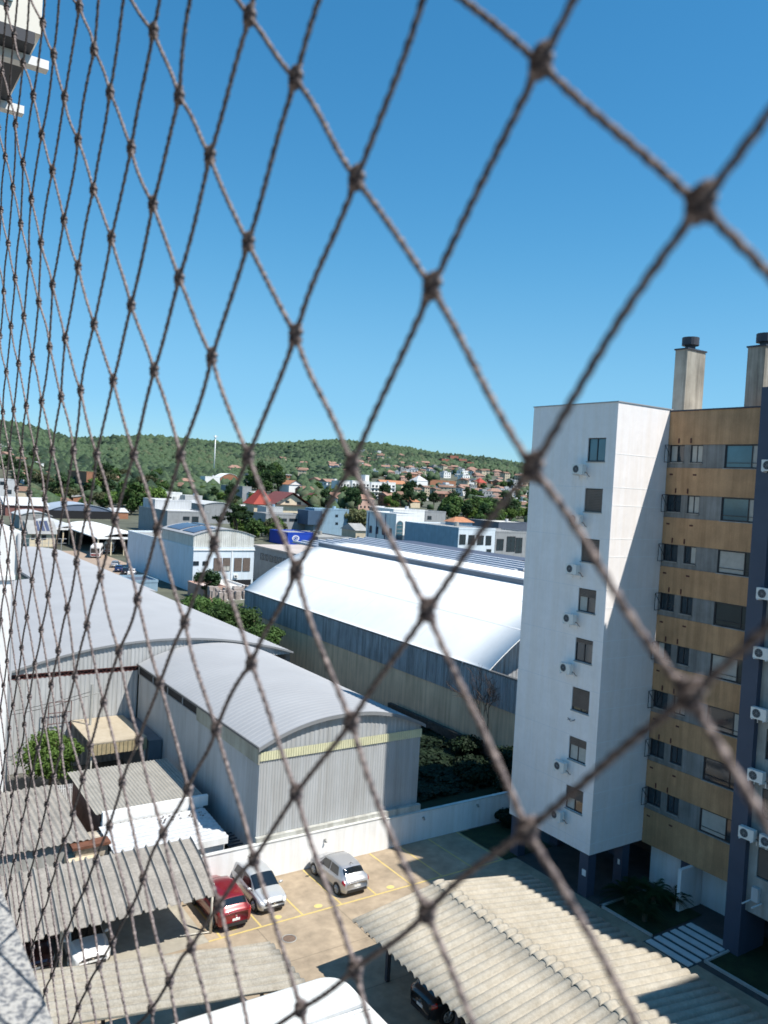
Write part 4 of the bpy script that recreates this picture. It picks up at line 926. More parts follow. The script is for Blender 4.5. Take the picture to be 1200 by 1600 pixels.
HV = [('white house with terracotta roof', 9, 8, 5.8, 'gable', WHITE, TERRA), ('small grey house with flat concrete roof', 10, 9, 5.8, 'flat', GREYP, DIRTYR), ('cream house with brown hip roof', 11, 9, 3.2, 'hip', SAND, BRNR),
      ('white two storey house with flat roof', 10, 8, 6.2, 'flat', WHITE, LGREY), ('brick house with grey sheet roof', 8, 8, 3.2, 'shed', BRICK, DIRTYR), ('pinkish house with terracotta hip roof', 12, 9, 5.9, 'hip', PINK, TERRA),
      ('low white house with pale sheet roof', 12, 7, 3.0, 'shed', WHITE, LGREY), ('tall sand coloured house with brown gable roof', 8, 9, 8.4, 'gable', SAND, BRNR), ('unplastered brick house with terracotta roof', 9, 8, 5.6, 'gable', BRICK, TERRA)]
HM = [house_mesh(*v[1:], k) for k, v in enumerate(HV)]
placed = []; KEEP = []
def blocked(px, py, m=0): return any(a-3-m < px < b+3+m and t-2 < py < bb+9 for a, b, t, bb in KEEP)
def hill_house(px, py, k, rz=None, s=1, where='on the wooded hillside'):
    if blocked(px, py, 4): return
    h = hit(px, py)
    if h is None or math.hypot(h[0], h[1]) < 200: return
    if any((h[0]-a)**2+(h[1]-b)**2 < (9*s)**2 for a, b in placed): return
    placed.append((h[0], h[1])); o = bpy.data.objects.new('hill_house', HM[k]); C.objects.link(o); o.location = h; o.scale = (s, s, s)
    o.rotation_euler = (0, 0, rng.normal(0, .5) if rz is None else rz)
    tag(o, HV[k][0]+' '+where, 'house', HV[k][0]+'s '+where)
def cluster(n, poly, where, ks, s=(.65, 1.15)):
    for _ in range(n):
        px = rng.uniform(poly[0], poly[1]); t = (px-poly[0])/(poly[1]-poly[0]); y0 = poly[2]+(poly[3]-poly[2])*t; y1 = poly[4]+(poly[5]-poly[4])*t
        hill_house(px, rng.uniform(y0, y1), int(rng.choice(ks)), None, rng.uniform(*s), where)
ALLK = [0, 1, 1, 2, 3, 3, 4, 5, 6, 6, 7, 8]

# ------------------------------------------------------------------ town buildings of the middle distance
def fb(pxL, pxR, pyB, pyT, pxS=None, depth=10):
    KEEP.append((pxS or pxL, pxR, pyT, pyB)); h_ = hit(pxL, pyB); X0, Y0 = (h_[0], h_[1]) if pyB < 845 and h_ else gz(pxL, pyB, 0.0); X1, _ = gY(pxR, pyB, Y0); zt = gY(pxL, pyT, Y0)[1]
    if pxS is not None:
        Yf = gX(pxS, pyT, X0)[0]; depth = max(3, min(60, Yf-Y0))
    return X0, X1, Y0, Y0+depth, zt
def wins(parent, X0, X1, Y, zlist, xs, w, h, sgn=1, plane='Y', splits=(.5,), frame_light=False):
    for z in zlist:
        for x in xs: window(parent, plane, Y-.02, x, x+w, z, z+h, 1, splits, .08 if h > .9 else .05, 0, (), None, sill=False)
def block(name, label, cat, pxL, pxR, pyB, pyT, pxS=None, depth=10, wall=WHITE, roof=DIRTYR, kind='flat', rise=2.0, win=None, over=.3, group=None, gable_axis='X', gwall=None):
    X0, X1, Y0, Y1, zt = fb(pxL, pxR, pyB, pyT, pxS, depth)
    r = thing(name, label, cat, ((X0+X1)/2, Y0, 0), 0, group)
    m = MB(); m.box(X0, X1, Y0, Y1, -1, zt); m.build('wall', wall, r)
    m = MB()
    if kind == 'flat':
        m.box(X0+.25, X1-.25, Y0+.25, Y1-.25, zt, zt+.12); m.build('roof', roof, r)
        p = MB(); p.box(X0-.06, X1+.06, Y0-.06, Y0+.2, zt+.002, zt+.5); p.box(X0-.06, X1+.06, Y1-.2, Y1+.06, zt+.002, zt+.5); p.box(X0-.06, X0+.2, Y0+.2, Y1-.2, zt+.002, zt+.5); p.box(X1-.2, X1+.06, Y0+.2, Y1-.2, zt+.002, zt+.5); p.build('parapet', wall, r)
        if X1-X0 > 6 and Y1-Y0 > 7 and len(KEEP) % 2: q = MB(); q.cyl(X0+(X1-X0)*.7, Y0+(Y1-Y0)*.5, zt+.125, zt+1.5, .8, 12, .7); q.build('water_tank', (BLUEP, CONC, LGREY)[len(KEEP) % 3], r)
    elif kind == 'gable':   # ridge along Y (gable faces the viewer) or along X
        a, b, c_, d_ = X0-over, X1+over, Y0-over, Y1+over
        if gable_axis == 'Y':
            xm = (a+b)/2; m.add([(a, c_, zt), (b, c_, zt), (b, d_, zt), (a, d_, zt), (xm, c_, zt+rise), (xm, d_, zt+rise)], [(0, 4, 5, 3), (1, 2, 5, 4), (0, 3, 2, 1)])
            g_ = MB(); g_.add([(X0, Y0, zt), (X1, Y0, zt), ((X0+X1)/2, Y0, zt+rise*(X1-X0)/(b-a))], [(0, 1, 2)]); g_.build('gable', gwall or wall, r)
        else: ym = (c_+d_)/2; m.add([(a, c_, zt), (b, c_, zt), (b, d_, zt), (a, d_, zt), (a, ym, zt+rise), (b, ym, zt+rise)], [(0, 1, 5, 4), (2, 3, 4, 5), (1, 2, 5), (3, 0, 4), (0, 3, 2, 1)])
        m.build('roof', roof, r)
    elif kind == 'hip':
        a, b, c_, d_ = X0-over, X1+over, Y0-over, Y1+over; q = min(b-a, d_-c_)/2; ym = (c_+d_)/2; xm = (a+b)/2
        rp = [(a+q, ym), (b-q, ym)] if b-a > d_-c_ else [(xm, c_+q), (xm, d_-q)]
        if b-a > d_-c_: fs = [(0, 1, 5, 4), (2, 3, 4, 5), (1, 2, 5), (3, 0, 4), (0, 3, 2, 1)]
        else: fs = [(0, 1, 4), (1, 2, 5, 4), (2, 3, 5), (3, 0, 4, 5), (0, 3, 2, 1)]
        m.add([(a, c_, zt), (b, c_, zt), (b, d_, zt), (a, d_, zt), (rp[0][0], rp[0][1], zt+rise), (rp[1][0], rp[1][1], zt+rise)], fs); m.build('roof', roof, r)
    elif kind == 'arch':
        m.grid(lambda u, v: (X0-over+(X1-X0+2*over)*u, Y0-over+(Y1-Y0+2*over)*v, zt+rise*(1-(2*u-1)**2)), 16, 1, .2); m.build('roof', roof, r)
        g_ = MB(); n = 16
        for k in range(n):
            u0, u1 = k/n, (k+1)/n; g_.quad((X0+(X1-X0)*u0, Y0, zt-.1), (X0+(X1-X0)*u1, Y0, zt-.1), (X0+(X1-X0)*u1, Y0, zt+rise*(1-(2*u1-1)**2)-.02), (X0+(X1-X0)*u0, Y0, zt+rise*(1-(2*u0-1)**2)-.02))
        g_.build('gable', gwall or wall, r)
    if win:   # (rows, cols, w, h, zfrac)
        for (px0, px1, py0, py1) in win:
            xa, z1 = gY(px0, py0, Y0); xb, z0 = gY(px1, py1, Y0); window(r, 'Y', Y0-.03, xa, xb, z0, z1, 1, (.5,), max(.05, (xb-xa)*.06), 0, (), None, sill=False)
    return r, (X0, X1, Y0, Y1, zt)
# B1: white workshop with blue side
b1, (X0, X1, Y0, Y1, zt) = block('workshop', 'white workshop with ribbed arched upper storey and solar panels', 'building', 299.5, 394, 925, 859, 199, 10, LBLUE, DIRTYR, 'flat')
m = MB(); n = 20; YU = Y0+19; zu = zt+2.7
m.box(X0+.05, X1-.05, Y0+.35, YU, zt+.125, zu); m.build('upper_wall', M('pale_cladding', (.60, .60, .56), .7, .12, .8, streak=.2), b1)
m = MB(); rib_wall(m, 'Y', Y0+.3, X0, X1, zt+.51, zu, .42, .05, -1, ztop=lambda a: zu+1.3*(1-((2*(a-X0)/(X1-X0)-1)**2))); m.build('gable', M('pale_cladding', (.6, .6, .56)), b1)
m = MB(); m.grid(lambda u, v: (X0-.2+(X1-X0+.4)*u, Y0+.1+(YU-Y0)*v, zu+1.3*(1-(2*u-1)**2)+.05), 20, 1, .12); m.build('roof', GALV, b1)
for (ua, ub, va, vb) in ((.06, .40, .08, .42), (.06, .40, .5, .9), (.45, .62, .5, .9)):
    m = MB(); m.grid(lambda u, v: (X0-.2+(X1-X0+.4)*(ua+(ub-ua)*u), Y0+.1+(YU-Y0)*(va+(vb-va)*v), zu+1.3*(1-(2*(ua+(ub-ua)*u)-1)**2)+.18), 6, 4, .05); m.build('solar_panel', M('solar_panel', (.07, .08, .13), .25, .1, 1, spec=.8), b1)
for (a, b, c_, d_) in ((302, 310.5, 877, 883.5), (316.5, 324.6, 877, 883.5)):
    xa, z1 = gY(a, c_, Y0); xb, z0 = gY(b, d_, Y0); window(b1, 'Y', Y0-.03, xa, xb, z0, z1, 1, (.5,), .08, 0, (), None, sill=False)
for k, (a, b) in enumerate(((334, 345.5), (348.3, 359), (366, 377), (379.7, 390))):
    xa, z1 = gY(a, 871.8, Y0); xb, z0 = gY(b, 892.3, Y0); window(b1, 'Y', Y0-.03, xa, xb, z0, z1, 1, (.5,), .08, (1, .6, 1, 1)[k], (0, 1) if k == 1 else (), None, sill=False)
zg = gY(345, 904, Y0)[1]; m = MB(); m.box(X0+.4, X1-.4, Y0-.03, Y0+.05, 0, zg-.3); m.build('garage_opening', BLACK, b1)
m = MB(); m.box(X0-.1, X1+.1, Y0-.18, Y0-.065, zt-.12, zt+.03); m.box(X0+(X1-X0)*.62, X0+(X1-X0)*.62+.18, Y0-.1, Y0-.003, zg-.3, zt-.13); m.build('trim', WHITE, b1)
for k, px in enumerate((322, 333.5, 368)):
    xx = gY(px, 901, Y0)[0]; a = copy_tree(ac0); a.location = (xx, Y0-.05, zg+.15); a.rotation_euler = (0, 0, math.pi/2); a.scale = (1, 1, 1); tag(a, ['left', 'middle', 'right'][k]+' one of three air conditioners above the dark garage of the workshop', 'air conditioner', 'air conditioners on the workshop')
# low roofs and clutter before the workshop
block('shed', 'low shed with pinkish flat roof right before the workshop garage', 'shed', 318, 352, 940, 921, None, 8, PINK, M('pink_roof', (.52, .42, .38), .9, .15, .4))
block('shed', 'white shed with flat pale roof left of the white warehouse end', 'shed', 350, 384, 938, 920, None, 9, WHITE, M('pale_deck', (.6, .56, .52), .9, .15, .6))
m = MB(); x_, y_ = gz(366, 926, 3.0)
for k in range(50):
    x, y = x_+rng.uniform(-4, 4), y_+rng.uniform(-3, 4); s_ = rng.uniform(.3, 1); m.box(x, x+s_, y, y+s_, 2.2, 3+s_*.7)
o = m.build('scrap_pile', M('scrap', (.35, .30, .27), .9, .45, 1)); tag(o, 'jumbled scrap piled on the low roofs before the workshop', 'scrap', kind='stuff')
block('shed', 'low blue roofed shed in the shade of the workshop side wall', 'shed', 205, 246, 925, 911, None, 8, BLUEP, DARKR)
# long grey building right of the workshop
gl = thing('long_building', 'long grey building with a row of windows behind the white warehouse', 'building', (60, 150, 0))
GXx = 78.0; yA, zA = gX(396, 849, GXx); yB, zB = gX(474, 874, GXx)
zt = (zA+zB)/2; m = MB(); m.box(GXx, GXx+14, min(yA, yB)-3, max(yA, yB), 0, zt); m.build('wall', GREYP, gl)
m = MB(); m.box(GXx-.3, GXx+14.3, min(yA, yB)-3.2, max(yA, yB)+.2, zt+.003, zt+.3); m.build('roof', M('pinkish_roof', (.46, .40, .36), .9, .15, .3), gl)
for k in range(8):
    y = yA-4-k*(abs(yA-yB)-6)/8; window(gl, 'X', GXx-.03, y-1.6, y, zt-2.6, zt-1.2, 1, (.5,), .1, 0, (), None, sill=False)
block('house', 'row house with red brown roof strip behind the long grey building', 'house', 398, 470, 868, 858, None, 6, BRICK, BRNR, 'flat')
block('office_building', 'grey modern house with dark blue side wall and stepped roof', 'building', 260, 325, 838, 800, 217, 10, GREYP, LGREY, 'flat', win=[(286, 296, 807, 813), (300, 310, 807, 816)])
block('office_building', 'pale penthouse storey stacked behind the grey modern house', 'building', 240, 297, 832, 782, None, 14, LGREY, WHITE, 'flat')
block('house', 'white cubic house behind the grey modern house', 'house', 254, 283, 800, 770, None, 8, WHITE, WHITE, 'flat', win=[(260, 268, 776, 782)])
block('house', 'second white cubic house with flat roof near the araucaria', 'house', 288, 315, 802, 775, None, 8, LGREY, WHITE, 'flat')
block('hall', 'low hall with pale arched roof beside the araucaria', 'building', 318, 362, 818, 788, None, 25, GREYP, LGREY, 'arch', 1.2)
block('house', 'white house with two flat boxes below the radio mast', 'house', 320, 343, 763, 745, None, 10, WHITE, WHITE, 'flat')
block('hall', 'small hall with bright arched white roof below the mast', 'building', 344, 373, 761, 746, None, 14, BRICK, WHITE, 'arch', 3.5)
block('house', 'grey slab sided house with white roof edge', 'house', 378, 392, 784, 761, 345, 10, GREYP, WHITE, 'flat')
block('house', 'small white gabled house next to the red roofed one', 'house', 394, 412, 787, 773, None, 9, WHITE, LGREY, 'gable', 2)
block('office_building', 'dark and white flat building at the left of the red roofed house', 'building', 415, 441, 818, 793, 402, 12, LGREY, DIRTYR, 'flat')
block('long_building', 'long dull grey building in front of the red roofed house', 'building', 414, 478, 835, 804, None, 12, GREYP, DIRTYR, 'flat', win=[(440, 448, 798+12, 803+12), (452, 464, 810, 815)])
rh, q = block('house', 'big cream house with red and brown gable roofs', 'house', 429, 480, 815, 788, 405, 30, CREAM, M('brown_red_tile', (.17, .055, .05), .8, .2, 1), 'gable', 6.2, [(446, 452, 782, 786), (464, 470, 784, 789)], 1.6, gable_axis='Y')
m = MB(); X0, X1, Y0, Y1, zt = q; m.add([(X0-9, Y0+6, zt-.5), (X0+2.5, Y0+6, zt-.5), (X0+2.5, Y1, zt-.5), (X0-9, Y1, zt-.5), (X0-2.5, Y0+9, zt+6.6), (X0-2.5, Y1-3, zt+6.6)], [(0, 1, 4), (1, 2, 5, 4), (2, 3, 5), (3, 0, 4, 5), (0, 3, 2, 1)]); m.build('roof', REDT, rh, label='bright red side roof'); m = MB(); m.box(X0-8, X0-.01, Y0+7, Y1-1, 0, zt-.55); m.build('wall', CREAM, rh)
block('house', 'white gable fronted house with orange striped roof', 'house', 451, 471, 773, 757, 437, 20, WHITE, M('orange_tile', (.40, .18, .095), .85, .2, 1), 'gable', 3.2, None, .5, gable_axis='Y')
block('house', 'brown roofed house right of the orange striped roof', 'house', 473, 492, 777, 765, None, 12, BRICK, BRNR, 'gable', 2.4)
block('house', 'dark brick house with hip roof near the cream house', 'house', 486, 502, 790, 778, None, 12, BRICK, M('brown_red_tile', (.17, .055, .05)), 'hip', 3)
bc, q = block('office_building', 'pale blue cubic building with dark blue cantilevered box', 'building', 489, 543, 838, 796, 477, 14, BLUEP, LBLUE, 'flat', win=[(503, 507, 803, 807), (524, 528, 804, 808), (524, 528, 816, 820), (540, 541, 804, 806)])
m = MB(); X0, X1, Y0, Y1, zt = q; m.box(X0-.02-3.4, X0+3.2, Y0-1.2, Y0+8, zt-6.2, zt-.4); m.build('cantilever_box', M('navy_panel', (.05, .09, .15), .6, .1, .6), bc)
block('shed', 'small bright orange cabin before the blue cubic building', 'shed', 467, 478, 832, 817, None, 5, M('orange_wall', (.52, .15, .05), .8, .1, 1), LGREY, 'flat')
block('shed', 'white covered stall left of the orange cabin', 'shed', 443, 465, 832, 820, None, 8, GREYP, WHITE, 'flat')
rs, q = block('store', 'royal blue store front with a round white emblem', 'shop', 449, 489, 852, 834, None, 14, ROYAL, DIRTYR, 'flat')
X0, X1, Y0, Y1, zt = q; ex, ez = gY(462, 841, Y0); er = (X1-X0)*.12
m = MB(); m.add([(ex+er*1.15*math.cos(2*math.pi*k/24), Y0-.08, ez+er*.85*math.sin(2*math.pi*k/24)) for k in range(24)], [tuple(range(24))]); m.build('emblem', WHITE, rs)
m = MB(); m.tube([(ex+er*.72*math.cos(a), Y0-.1, ez+er*.5*math.sin(a)) for a in np.linspace(0, 2*math.pi, 22)], er*.09, 5, False); m.tube([(ex-er*.35, Y0-.1, ez+er*.12), (ex+er*.4, Y0-.1, ez+er*.12)], er*.09, 5); m.tube([(ex-er*.4, Y0-.1, ez-er*.15), (ex+er*.3, Y0-.1, ez-er*.15)], er*.09, 5); m.build('emblem_lines', ROYAL, rs)
block('canopy_hall', 'concrete hall with flat roof and long white fascia', 'building', 496, 547, 853, 841, None, 30, GREYP, CONC, 'flat')
block('house', 'low pale yellow house behind the white roof edge', 'house', 548, 585, 856, 847, None, 8, M('pale_yellow_plaster', (.6, .56, .36), .9, .1, 1), WHITE, 'flat')
block('house', 'small beige house with grey gable roof and orange lean-to', 'house', 555, 572, 851, 829, None, 10, SAND, DIRTYR, 'gable', 2.4, [(558, 561, 838, 843)], .5)
ah, q = block('civic_building', 'white building with tall arched window and long grey blue side', 'building', 616, 653, 866, 805, 573, 20, WHITE, LGREY, 'flat')
X0, X1, Y0, Y1, zt = q; xa, z1 = gY(620, 815, Y0); xb, z0 = gY(628, 845, Y0)
m = MB(); pts = [(xa, z0), (xb, z0), (xb, z1-1)]+[((xa+xb)/2+(xb-xa)/2*math.cos(a), z1-1+(xb-xa)/2*math.sin(a)) for a in np.linspace(.2, math.pi-.2, 8)]+[(xa, z1-1)]
m.add([(p[0], Y0-.05, p[1]) for p in pts], [tuple(range(len(pts)))]); w_ = m.build('window', GLASSB, ah)
m = MB(); m.tube([(p[0], Y0-.08, p[1]) for p in pts+[pts[0]]], .12, 4, False)
for zz in np.linspace(z0, z1-1.2, 5): m.tube([(xa, Y0-.08, zz), (xb, Y0-.08, zz)], .08, 4)
m.build('frame', GREYP, w_)
for yy in np.linspace(Y0+3, Y1-3, 4): window(ah, 'X', X0-.03, yy-.8, yy+.8, zt-7, zt-4.5, 1, (.5,), .12, 0, (), None, sill=False)
for yy in np.linspace(Y0+6, Y1-1.5, 3):
    m = MB(); m.cyl(X0-.12, yy, 0, zt, .16, 6); m.build('drainpipe', M('navy_pipe', (.04, .07, .16), .6, .1, 1), ah)
block('office_building', 'plain white flat block behind the arched window building', 'building', 612, 661, 850, 797, None, 12, WHITE, LGREY, 'flat')
block('office_building', 'light grey flat block between arched window and blue buildings', 'building', 662, 694, 848, 800, None, 12, GREYP, LGREY, 'flat', win=[(668, 674, 806, 812)])
bl, q = block('office_building', 'long blue building with pale front of four tall windows', 'building', 714, 771, 882, 827, 633, 40, LBLUE, DIRTYR, 'flat', win=[(718, 727, 835, 851), (732, 741, 836, 851), (746, 755, 836.5, 851.5), (759, 767, 837, 852), (760, 767, 858, 866)])
X0, X1, Y0, Y1, zt = q; m = MB(); m.box(X0-.18, X0-.01, Y0, Y1, 0, zt+.52); m.build('side_wall', BLUEP, bl)
block('roof_house', 'blue rooftop penthouse with orange hip roof on the blue building', 'house', 706, 735, 872, 815.5, 696, 12, BLUEP, M('orange_tile', (.40, .18, .095)), 'hip', 1.6, None, .6)
block('shed', 'small white box standing at the edge of the dark ribbed roof', 'shed', 682, 705, 873, 843, 672, 5, WHITE, WHITE, 'flat')
block('office_building', 'grey building with gridded glazing next to the white tower', 'building', 772, 826, 880, 832, None, 14, GREYP, DIRTYR, 'flat', win=[(792, 804, 838, 862), (806, 815, 840, 864), (776, 786, 842, 860)])
block('canopy_hall', 'hall with pale flat canopy roof behind the gridded building', 'building', 778, 830, 838, 817, None, 22, DARKR, M('pale_canopy', (.62, .60, .54), .8, .08, .5), 'flat')
# dark ribbed roof
rr_ = thing('warehouse_shed', 'low warehouse with dark blue ribbed roof behind the white vault', 'warehouse', (105, 113, 0))
m = MB(); m.box(92, 112, 108, 172, 0, 7.6); m.box(112, 126, 122, 172, 0, 7.6); m.build('wall', GREYP, rr_)
m = MB(); rp = []
n = 46
m.grid(lambda u, v: (90+22*u, 108+64*v, 7.7+1.2*u), 2, 2, .1); m.grid(lambda u, v: (112.1+14*u, 122+50*v, 8.9-.6*u), 2, 2, .1); m.build('roof', M('dark_rib_roof', (.075, .085, .12), .6, .12, .3), rr_)
m = MB()
for k in range(10): x = 90.5+2.2*k; m.add([(x, 108, 7.72+1.2*(x-90)/22), (x+.9, 108, 7.75+1.2*(x-90)/22), (x+.9, 172, 7.75+1.2*(x-90)/22), (x, 172, 7.72+1.2*(x-90)/22), (x+.05, 108, 8.1+1.2*(x-90)/22), (x+.85, 108, 8.1+1.2*(x-90)/22), (x+.85, 172, 8.1+1.2*(x-90)/22), (x+.05, 172, 8.1+1.2*(x-90)/22)], [(4, 5, 6, 7), (0, 1, 5, 4), (1, 2, 6, 5), (2, 3, 7, 6), (3, 0, 4, 7)])
m.build('roof_ribs', M('pale_rib', (.50, .52, .56), .6, .1, .5), rr_)
# apartment slabs
for k, (a, b, yt) in enumerate(((530, 545, 752), (549, 576, 751.5), (579, 596, 754), (598, 617, 754))):
    ap, q = block('apartment_slab', ['left end', 'wide middle', 'narrow third', 'right end'][k]+' block of the white four storey apartment row', 'building', a, b, 779, yt, None, 12, WHITE, LGREY, 'flat', group='white apartment row')
    X0, X1, Y0, Y1, zt = q; nx_ = 3 if b-a < 20 else 5
    for f in range(4):
        for c_ in range(nx_):
            w_ = (X1-X0)/nx_; z0 = zt-2.2-f*2.9; window(ap, 'Y', Y0-.03, X0+w_*(c_+.2), X0+w_*(c_+.8), z0-1.0, z0+.5, 1, (.5,), .12, 0, (), None, sill=False)
        m = MB(); m.box(X0+.3, X1-.3, Y0-.9, Y0-.05, zt-3.6-f*2.9, zt-3.45-f*2.9); m.build('balcony', WHITE, ap)
block('water_tower', 'white square stair head rising above the apartment row', 'building', 569, 575, 778, 743, None, 6, WHITE, WHITE, 'flat')
block('long_house', 'long building with orange tiled roof right of the apartment row', 'building', 596, 634, 767, 755, None, 10, CREAM, M('orange_tile', (.40, .18, .095)), 'gable', 3, None, .8)
block('house', 'cream gable fronted house at the end of the long orange roof', 'house', 634.5, 644, 768, 757, None, 12, CREAM, BRNR, 'gable', 3, None, .4, gable_axis='Y')
block('house', 'white pyramidal house on the slope in the centre right', 'house', 651, 668, 762, 751, None, 12, WHITE, LGREY, 'hip', 5)
block('terrace', 'long pinkish terrace with brick coloured side on the slope', 'building', 672, 712, 758, 750, None, 10, BRICK, PINK, 'flat')
block('house', 'orange roofed house at the edge of the green belt', 'house', 641, 656, 794, 784, None, 12, CREAM, M('orange_tile', (.40, .18, .095)), 'hip', 3)
block('house', 'wide tiled house amid the green belt below the hill', 'house', 728, 762, 794, 787, None, 10, SAND, TERRA, 'hip', 3.4)
block('house', 'white house with vertical window slots at the foot of the hill', 'house', 793, 808, 795, 778, 788, 10, LGREY, WHITE, 'flat', win=[(797, 799, 780, 792), (801, 803, 780, 792)])
block('church', 'small red roofed pagoda like house high on the slope', 'house', 748, 760, 764, 754, None, 10, BRICK, REDT, 'hip', 5)
for k, (a, b, pb, pt) in enumerate(((690, 702, 727, 717), (703, 716, 722, 712), (717, 729, 726, 717), (730, 740, 731, 722))):
    block('terrace', ['leftmost', 'highest', 'third', 'rightmost'][k]+' red brick terrace of the hilltop row', 'building', a, b, pb, pt, None, 9, M('red_terrace', (.30, .12, .09), .9, .25, .4), M('pink_terrace_roof', (.46, .27, .22), .9, .2, .3), 'flat', group='red terraces high on the hill')
# left part
block('brick_building', 'brick apartment block with stepped white roof edge among the trees', 'building', 134, 147, 772, 738, 103, 24, BRICK, WHITE, 'flat')
for k in range(4):
    X0, Y0 = gz(104+k*11.5, 780); X0b = gY(104+k*11.5+6, 780, Y0)[0]
block('house', 'white sided house cut by the left edge with blue upper floor', 'house', -40, 24, 778, 748, None, 14, LGREY, LGREY, 'flat', win=[(0, 8, 752, 758), (10, 18, 765, 772)])
block('shed', 'long shed with grey gable roof and dark red front at the left', 'shed', 8, 74, 806, 789, None, 22, M('dark_red_front', (.20, .09, .08), .9, .15, 1), LGREY, 'gable', 3.2, None, .6)
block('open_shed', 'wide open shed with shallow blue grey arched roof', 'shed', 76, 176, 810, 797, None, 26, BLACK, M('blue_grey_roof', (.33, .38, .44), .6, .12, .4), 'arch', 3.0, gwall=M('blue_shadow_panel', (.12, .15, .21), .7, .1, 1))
block('shed', 'low shed with pale roof right of the arched open shed', 'shed', 177, 200, 812, 800, None, 14, BRICK, LGREY, 'gable', 1.6)
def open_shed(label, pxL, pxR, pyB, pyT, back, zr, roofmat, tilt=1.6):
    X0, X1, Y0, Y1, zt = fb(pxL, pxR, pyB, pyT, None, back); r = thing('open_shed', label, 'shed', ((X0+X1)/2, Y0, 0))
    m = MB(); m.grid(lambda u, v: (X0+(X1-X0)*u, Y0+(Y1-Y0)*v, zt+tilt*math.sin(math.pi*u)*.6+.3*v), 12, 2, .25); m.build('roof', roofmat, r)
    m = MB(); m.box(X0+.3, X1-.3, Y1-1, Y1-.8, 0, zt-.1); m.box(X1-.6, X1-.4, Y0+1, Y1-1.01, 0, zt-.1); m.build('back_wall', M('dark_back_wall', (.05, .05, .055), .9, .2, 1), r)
    for k in range(5):
        x = X0+.5+(X1-X0-1)*k/4; m = MB(); m.box(x-.15, x+.15, Y0+.3, Y0+.6, 0, zt-.05); m.build('post', CREAM, r)
    m = MB(); m.box(X0, X1, Y0-.12, Y0-.01, zt-.35, zt+.2); m.build('fascia', WHITE, r); return X0, X1, Y0, Y1, zt
open_shed('open bus shed with pale grey roof in the middle of the depot', 86, 130, 851, 826, 32, 0, LGREY)
open_shed('open bus shed with long white roof at the right side of the depot', 150, 236, 868, 840, 42, 0, WHITE, 2.2)
block('shed', 'pale roofed shed at the left of the bus depot', 'shed', 30, 80, 826, 805, None, 16, DIRTYR, LGREY, 'arch', 1.4)
sh_, q = block('house', 'small cream house with solar panels on a dark roof beside the depot', 'house', 46, 86, 854, 834, None, 12, CREAM, DIRTYR, 'gable', 3.4, [(49, 54, 836, 843), (65, 72, 836, 843)], .6)
X0, X1, Y0, Y1, zt = q
for k in range(3):
    xa = X0+2+k*(X1-X0-3)/3; m = MB(); ym = (Y0+Y1)/2
    m.add([(xa, Y0+.8, zt+.75), (xa+(X1-X0-4)/3, Y0+.8, zt+.75), (xa+(X1-X0-4)/3, ym-.6, zt+3.3), (xa, ym-.6, zt+3.3)], [(0, 1, 2, 3)]); m.build('solar_panel', MATS['solar_panel'], sh_)
# houses of the hillside, kept clear of the buildings above
cluster(260, (560, 822, 708, 748, 752, 790), 'in the dense hillside quarter', ALLK)
cluster(34, (675, 755, 705, 742, 742, 775), 'high in the red roofed quarter', [0, 5, 8, 8])
cluster(100, (600, 822, 742, 768, 778, 800), 'at the right foot of the hill', ALLK)
cluster(22, (395, 570, 718, 738, 745, 760), 'at the foot of the central hill', [0, 2, 5, 7, 4, 1])
cluster(18, (-30, 60, 700, 712, 745, 752), 'on the slope at the far left', ALLK)
cluster(14, (205, 400, 735, 740, 768, 770), 'below the radio mast', [1, 2, 4, 0, 5])
cluster(16, (40, 260, 728, 735, 762, 768), 'among the trees left of the brick block', [2, 4, 6, 0])
cluster(30, (440, 620, 752, 768, 790, 800), 'around the white apartment slab', [0, 2, 5, 4, 8, 3], (.8, 1.2))
cluster(26, (480, 700, 795, 800, 822, 822), 'between the apartment row and the blue buildings', [1, 3, 2, 6, 0, 4], (.8, 1.1))
cluster(16, (225, 420, 778, 780, 812, 815), 'around the grey modern house', [1, 3, 6, 0], (.8, 1.1))
cluster(12, (-20, 120, 775, 778, 798, 800), 'behind the depot', [2, 4, 0, 6], (.8, 1.1))
# bus
def bus(px, py, rz, label, s=1):
    x, y = gz(px, py); r = thing('bus', label, 'bus', (0, 0, 0), 0)
    m = MB(); pts = rrect(-1.25, 1.25, -5.5, 5.5, .35, 3); k = len(pts); rings = [[(a*f, b*f2, z) for a, b in pts] for f, f2, z in ((1, 1, .45), (1, 1, 1.2), (1, 1, 2.5), (.97, .99, 2.95), (.8, .93, 3.15))]
    for R in rings: m.v += R
    for a in range(4):
        for b in range(k): m.f.append((a*k+b, a*k+(b+1) % k, (a+1)*k+(b+1) % k, (a+1)*k+b)); m.m.append(0)
    m.f.append(tuple(4*k+b for b in range(k))); m.m.append(0); m.build('body', M('bus_white', (.7, .68, .66), .4, .05, 1), r, False)
    m = MB(); m.box(-1.27, 1.27, -5.3, 5.0, .65, 1.0); m.box(-1.0, 1.0, -5.52, -5.4, .6, 1.05); m.build('stripe', REDP, r)
    m = MB(); m.box(-1.265, 1.265, -4.9, 4.9, 1.6, 2.4); m.box(-1.05, 1.05, -5.53, -5.4, 1.3, 2.5); m.build('windows', CG, r)
    for wx in (-1.15, 1.15):
        for wy in (-3.4, 3.2): m = MB(); m.tube([(wx-.14, wy, .48), (wx+.14, wy, .48)], .48, 16); m.build('wheel', TYRE, r)
    r.location = (x, y, .02); r.rotation_euler = (0, 0, rz)
bus(151, 869, -.33, 'white and red bus parked with its front to the viewer in the depot yard')
bus(172, 862, -.33, 'second bus standing in the shadow of the depot roof')
m = MB()
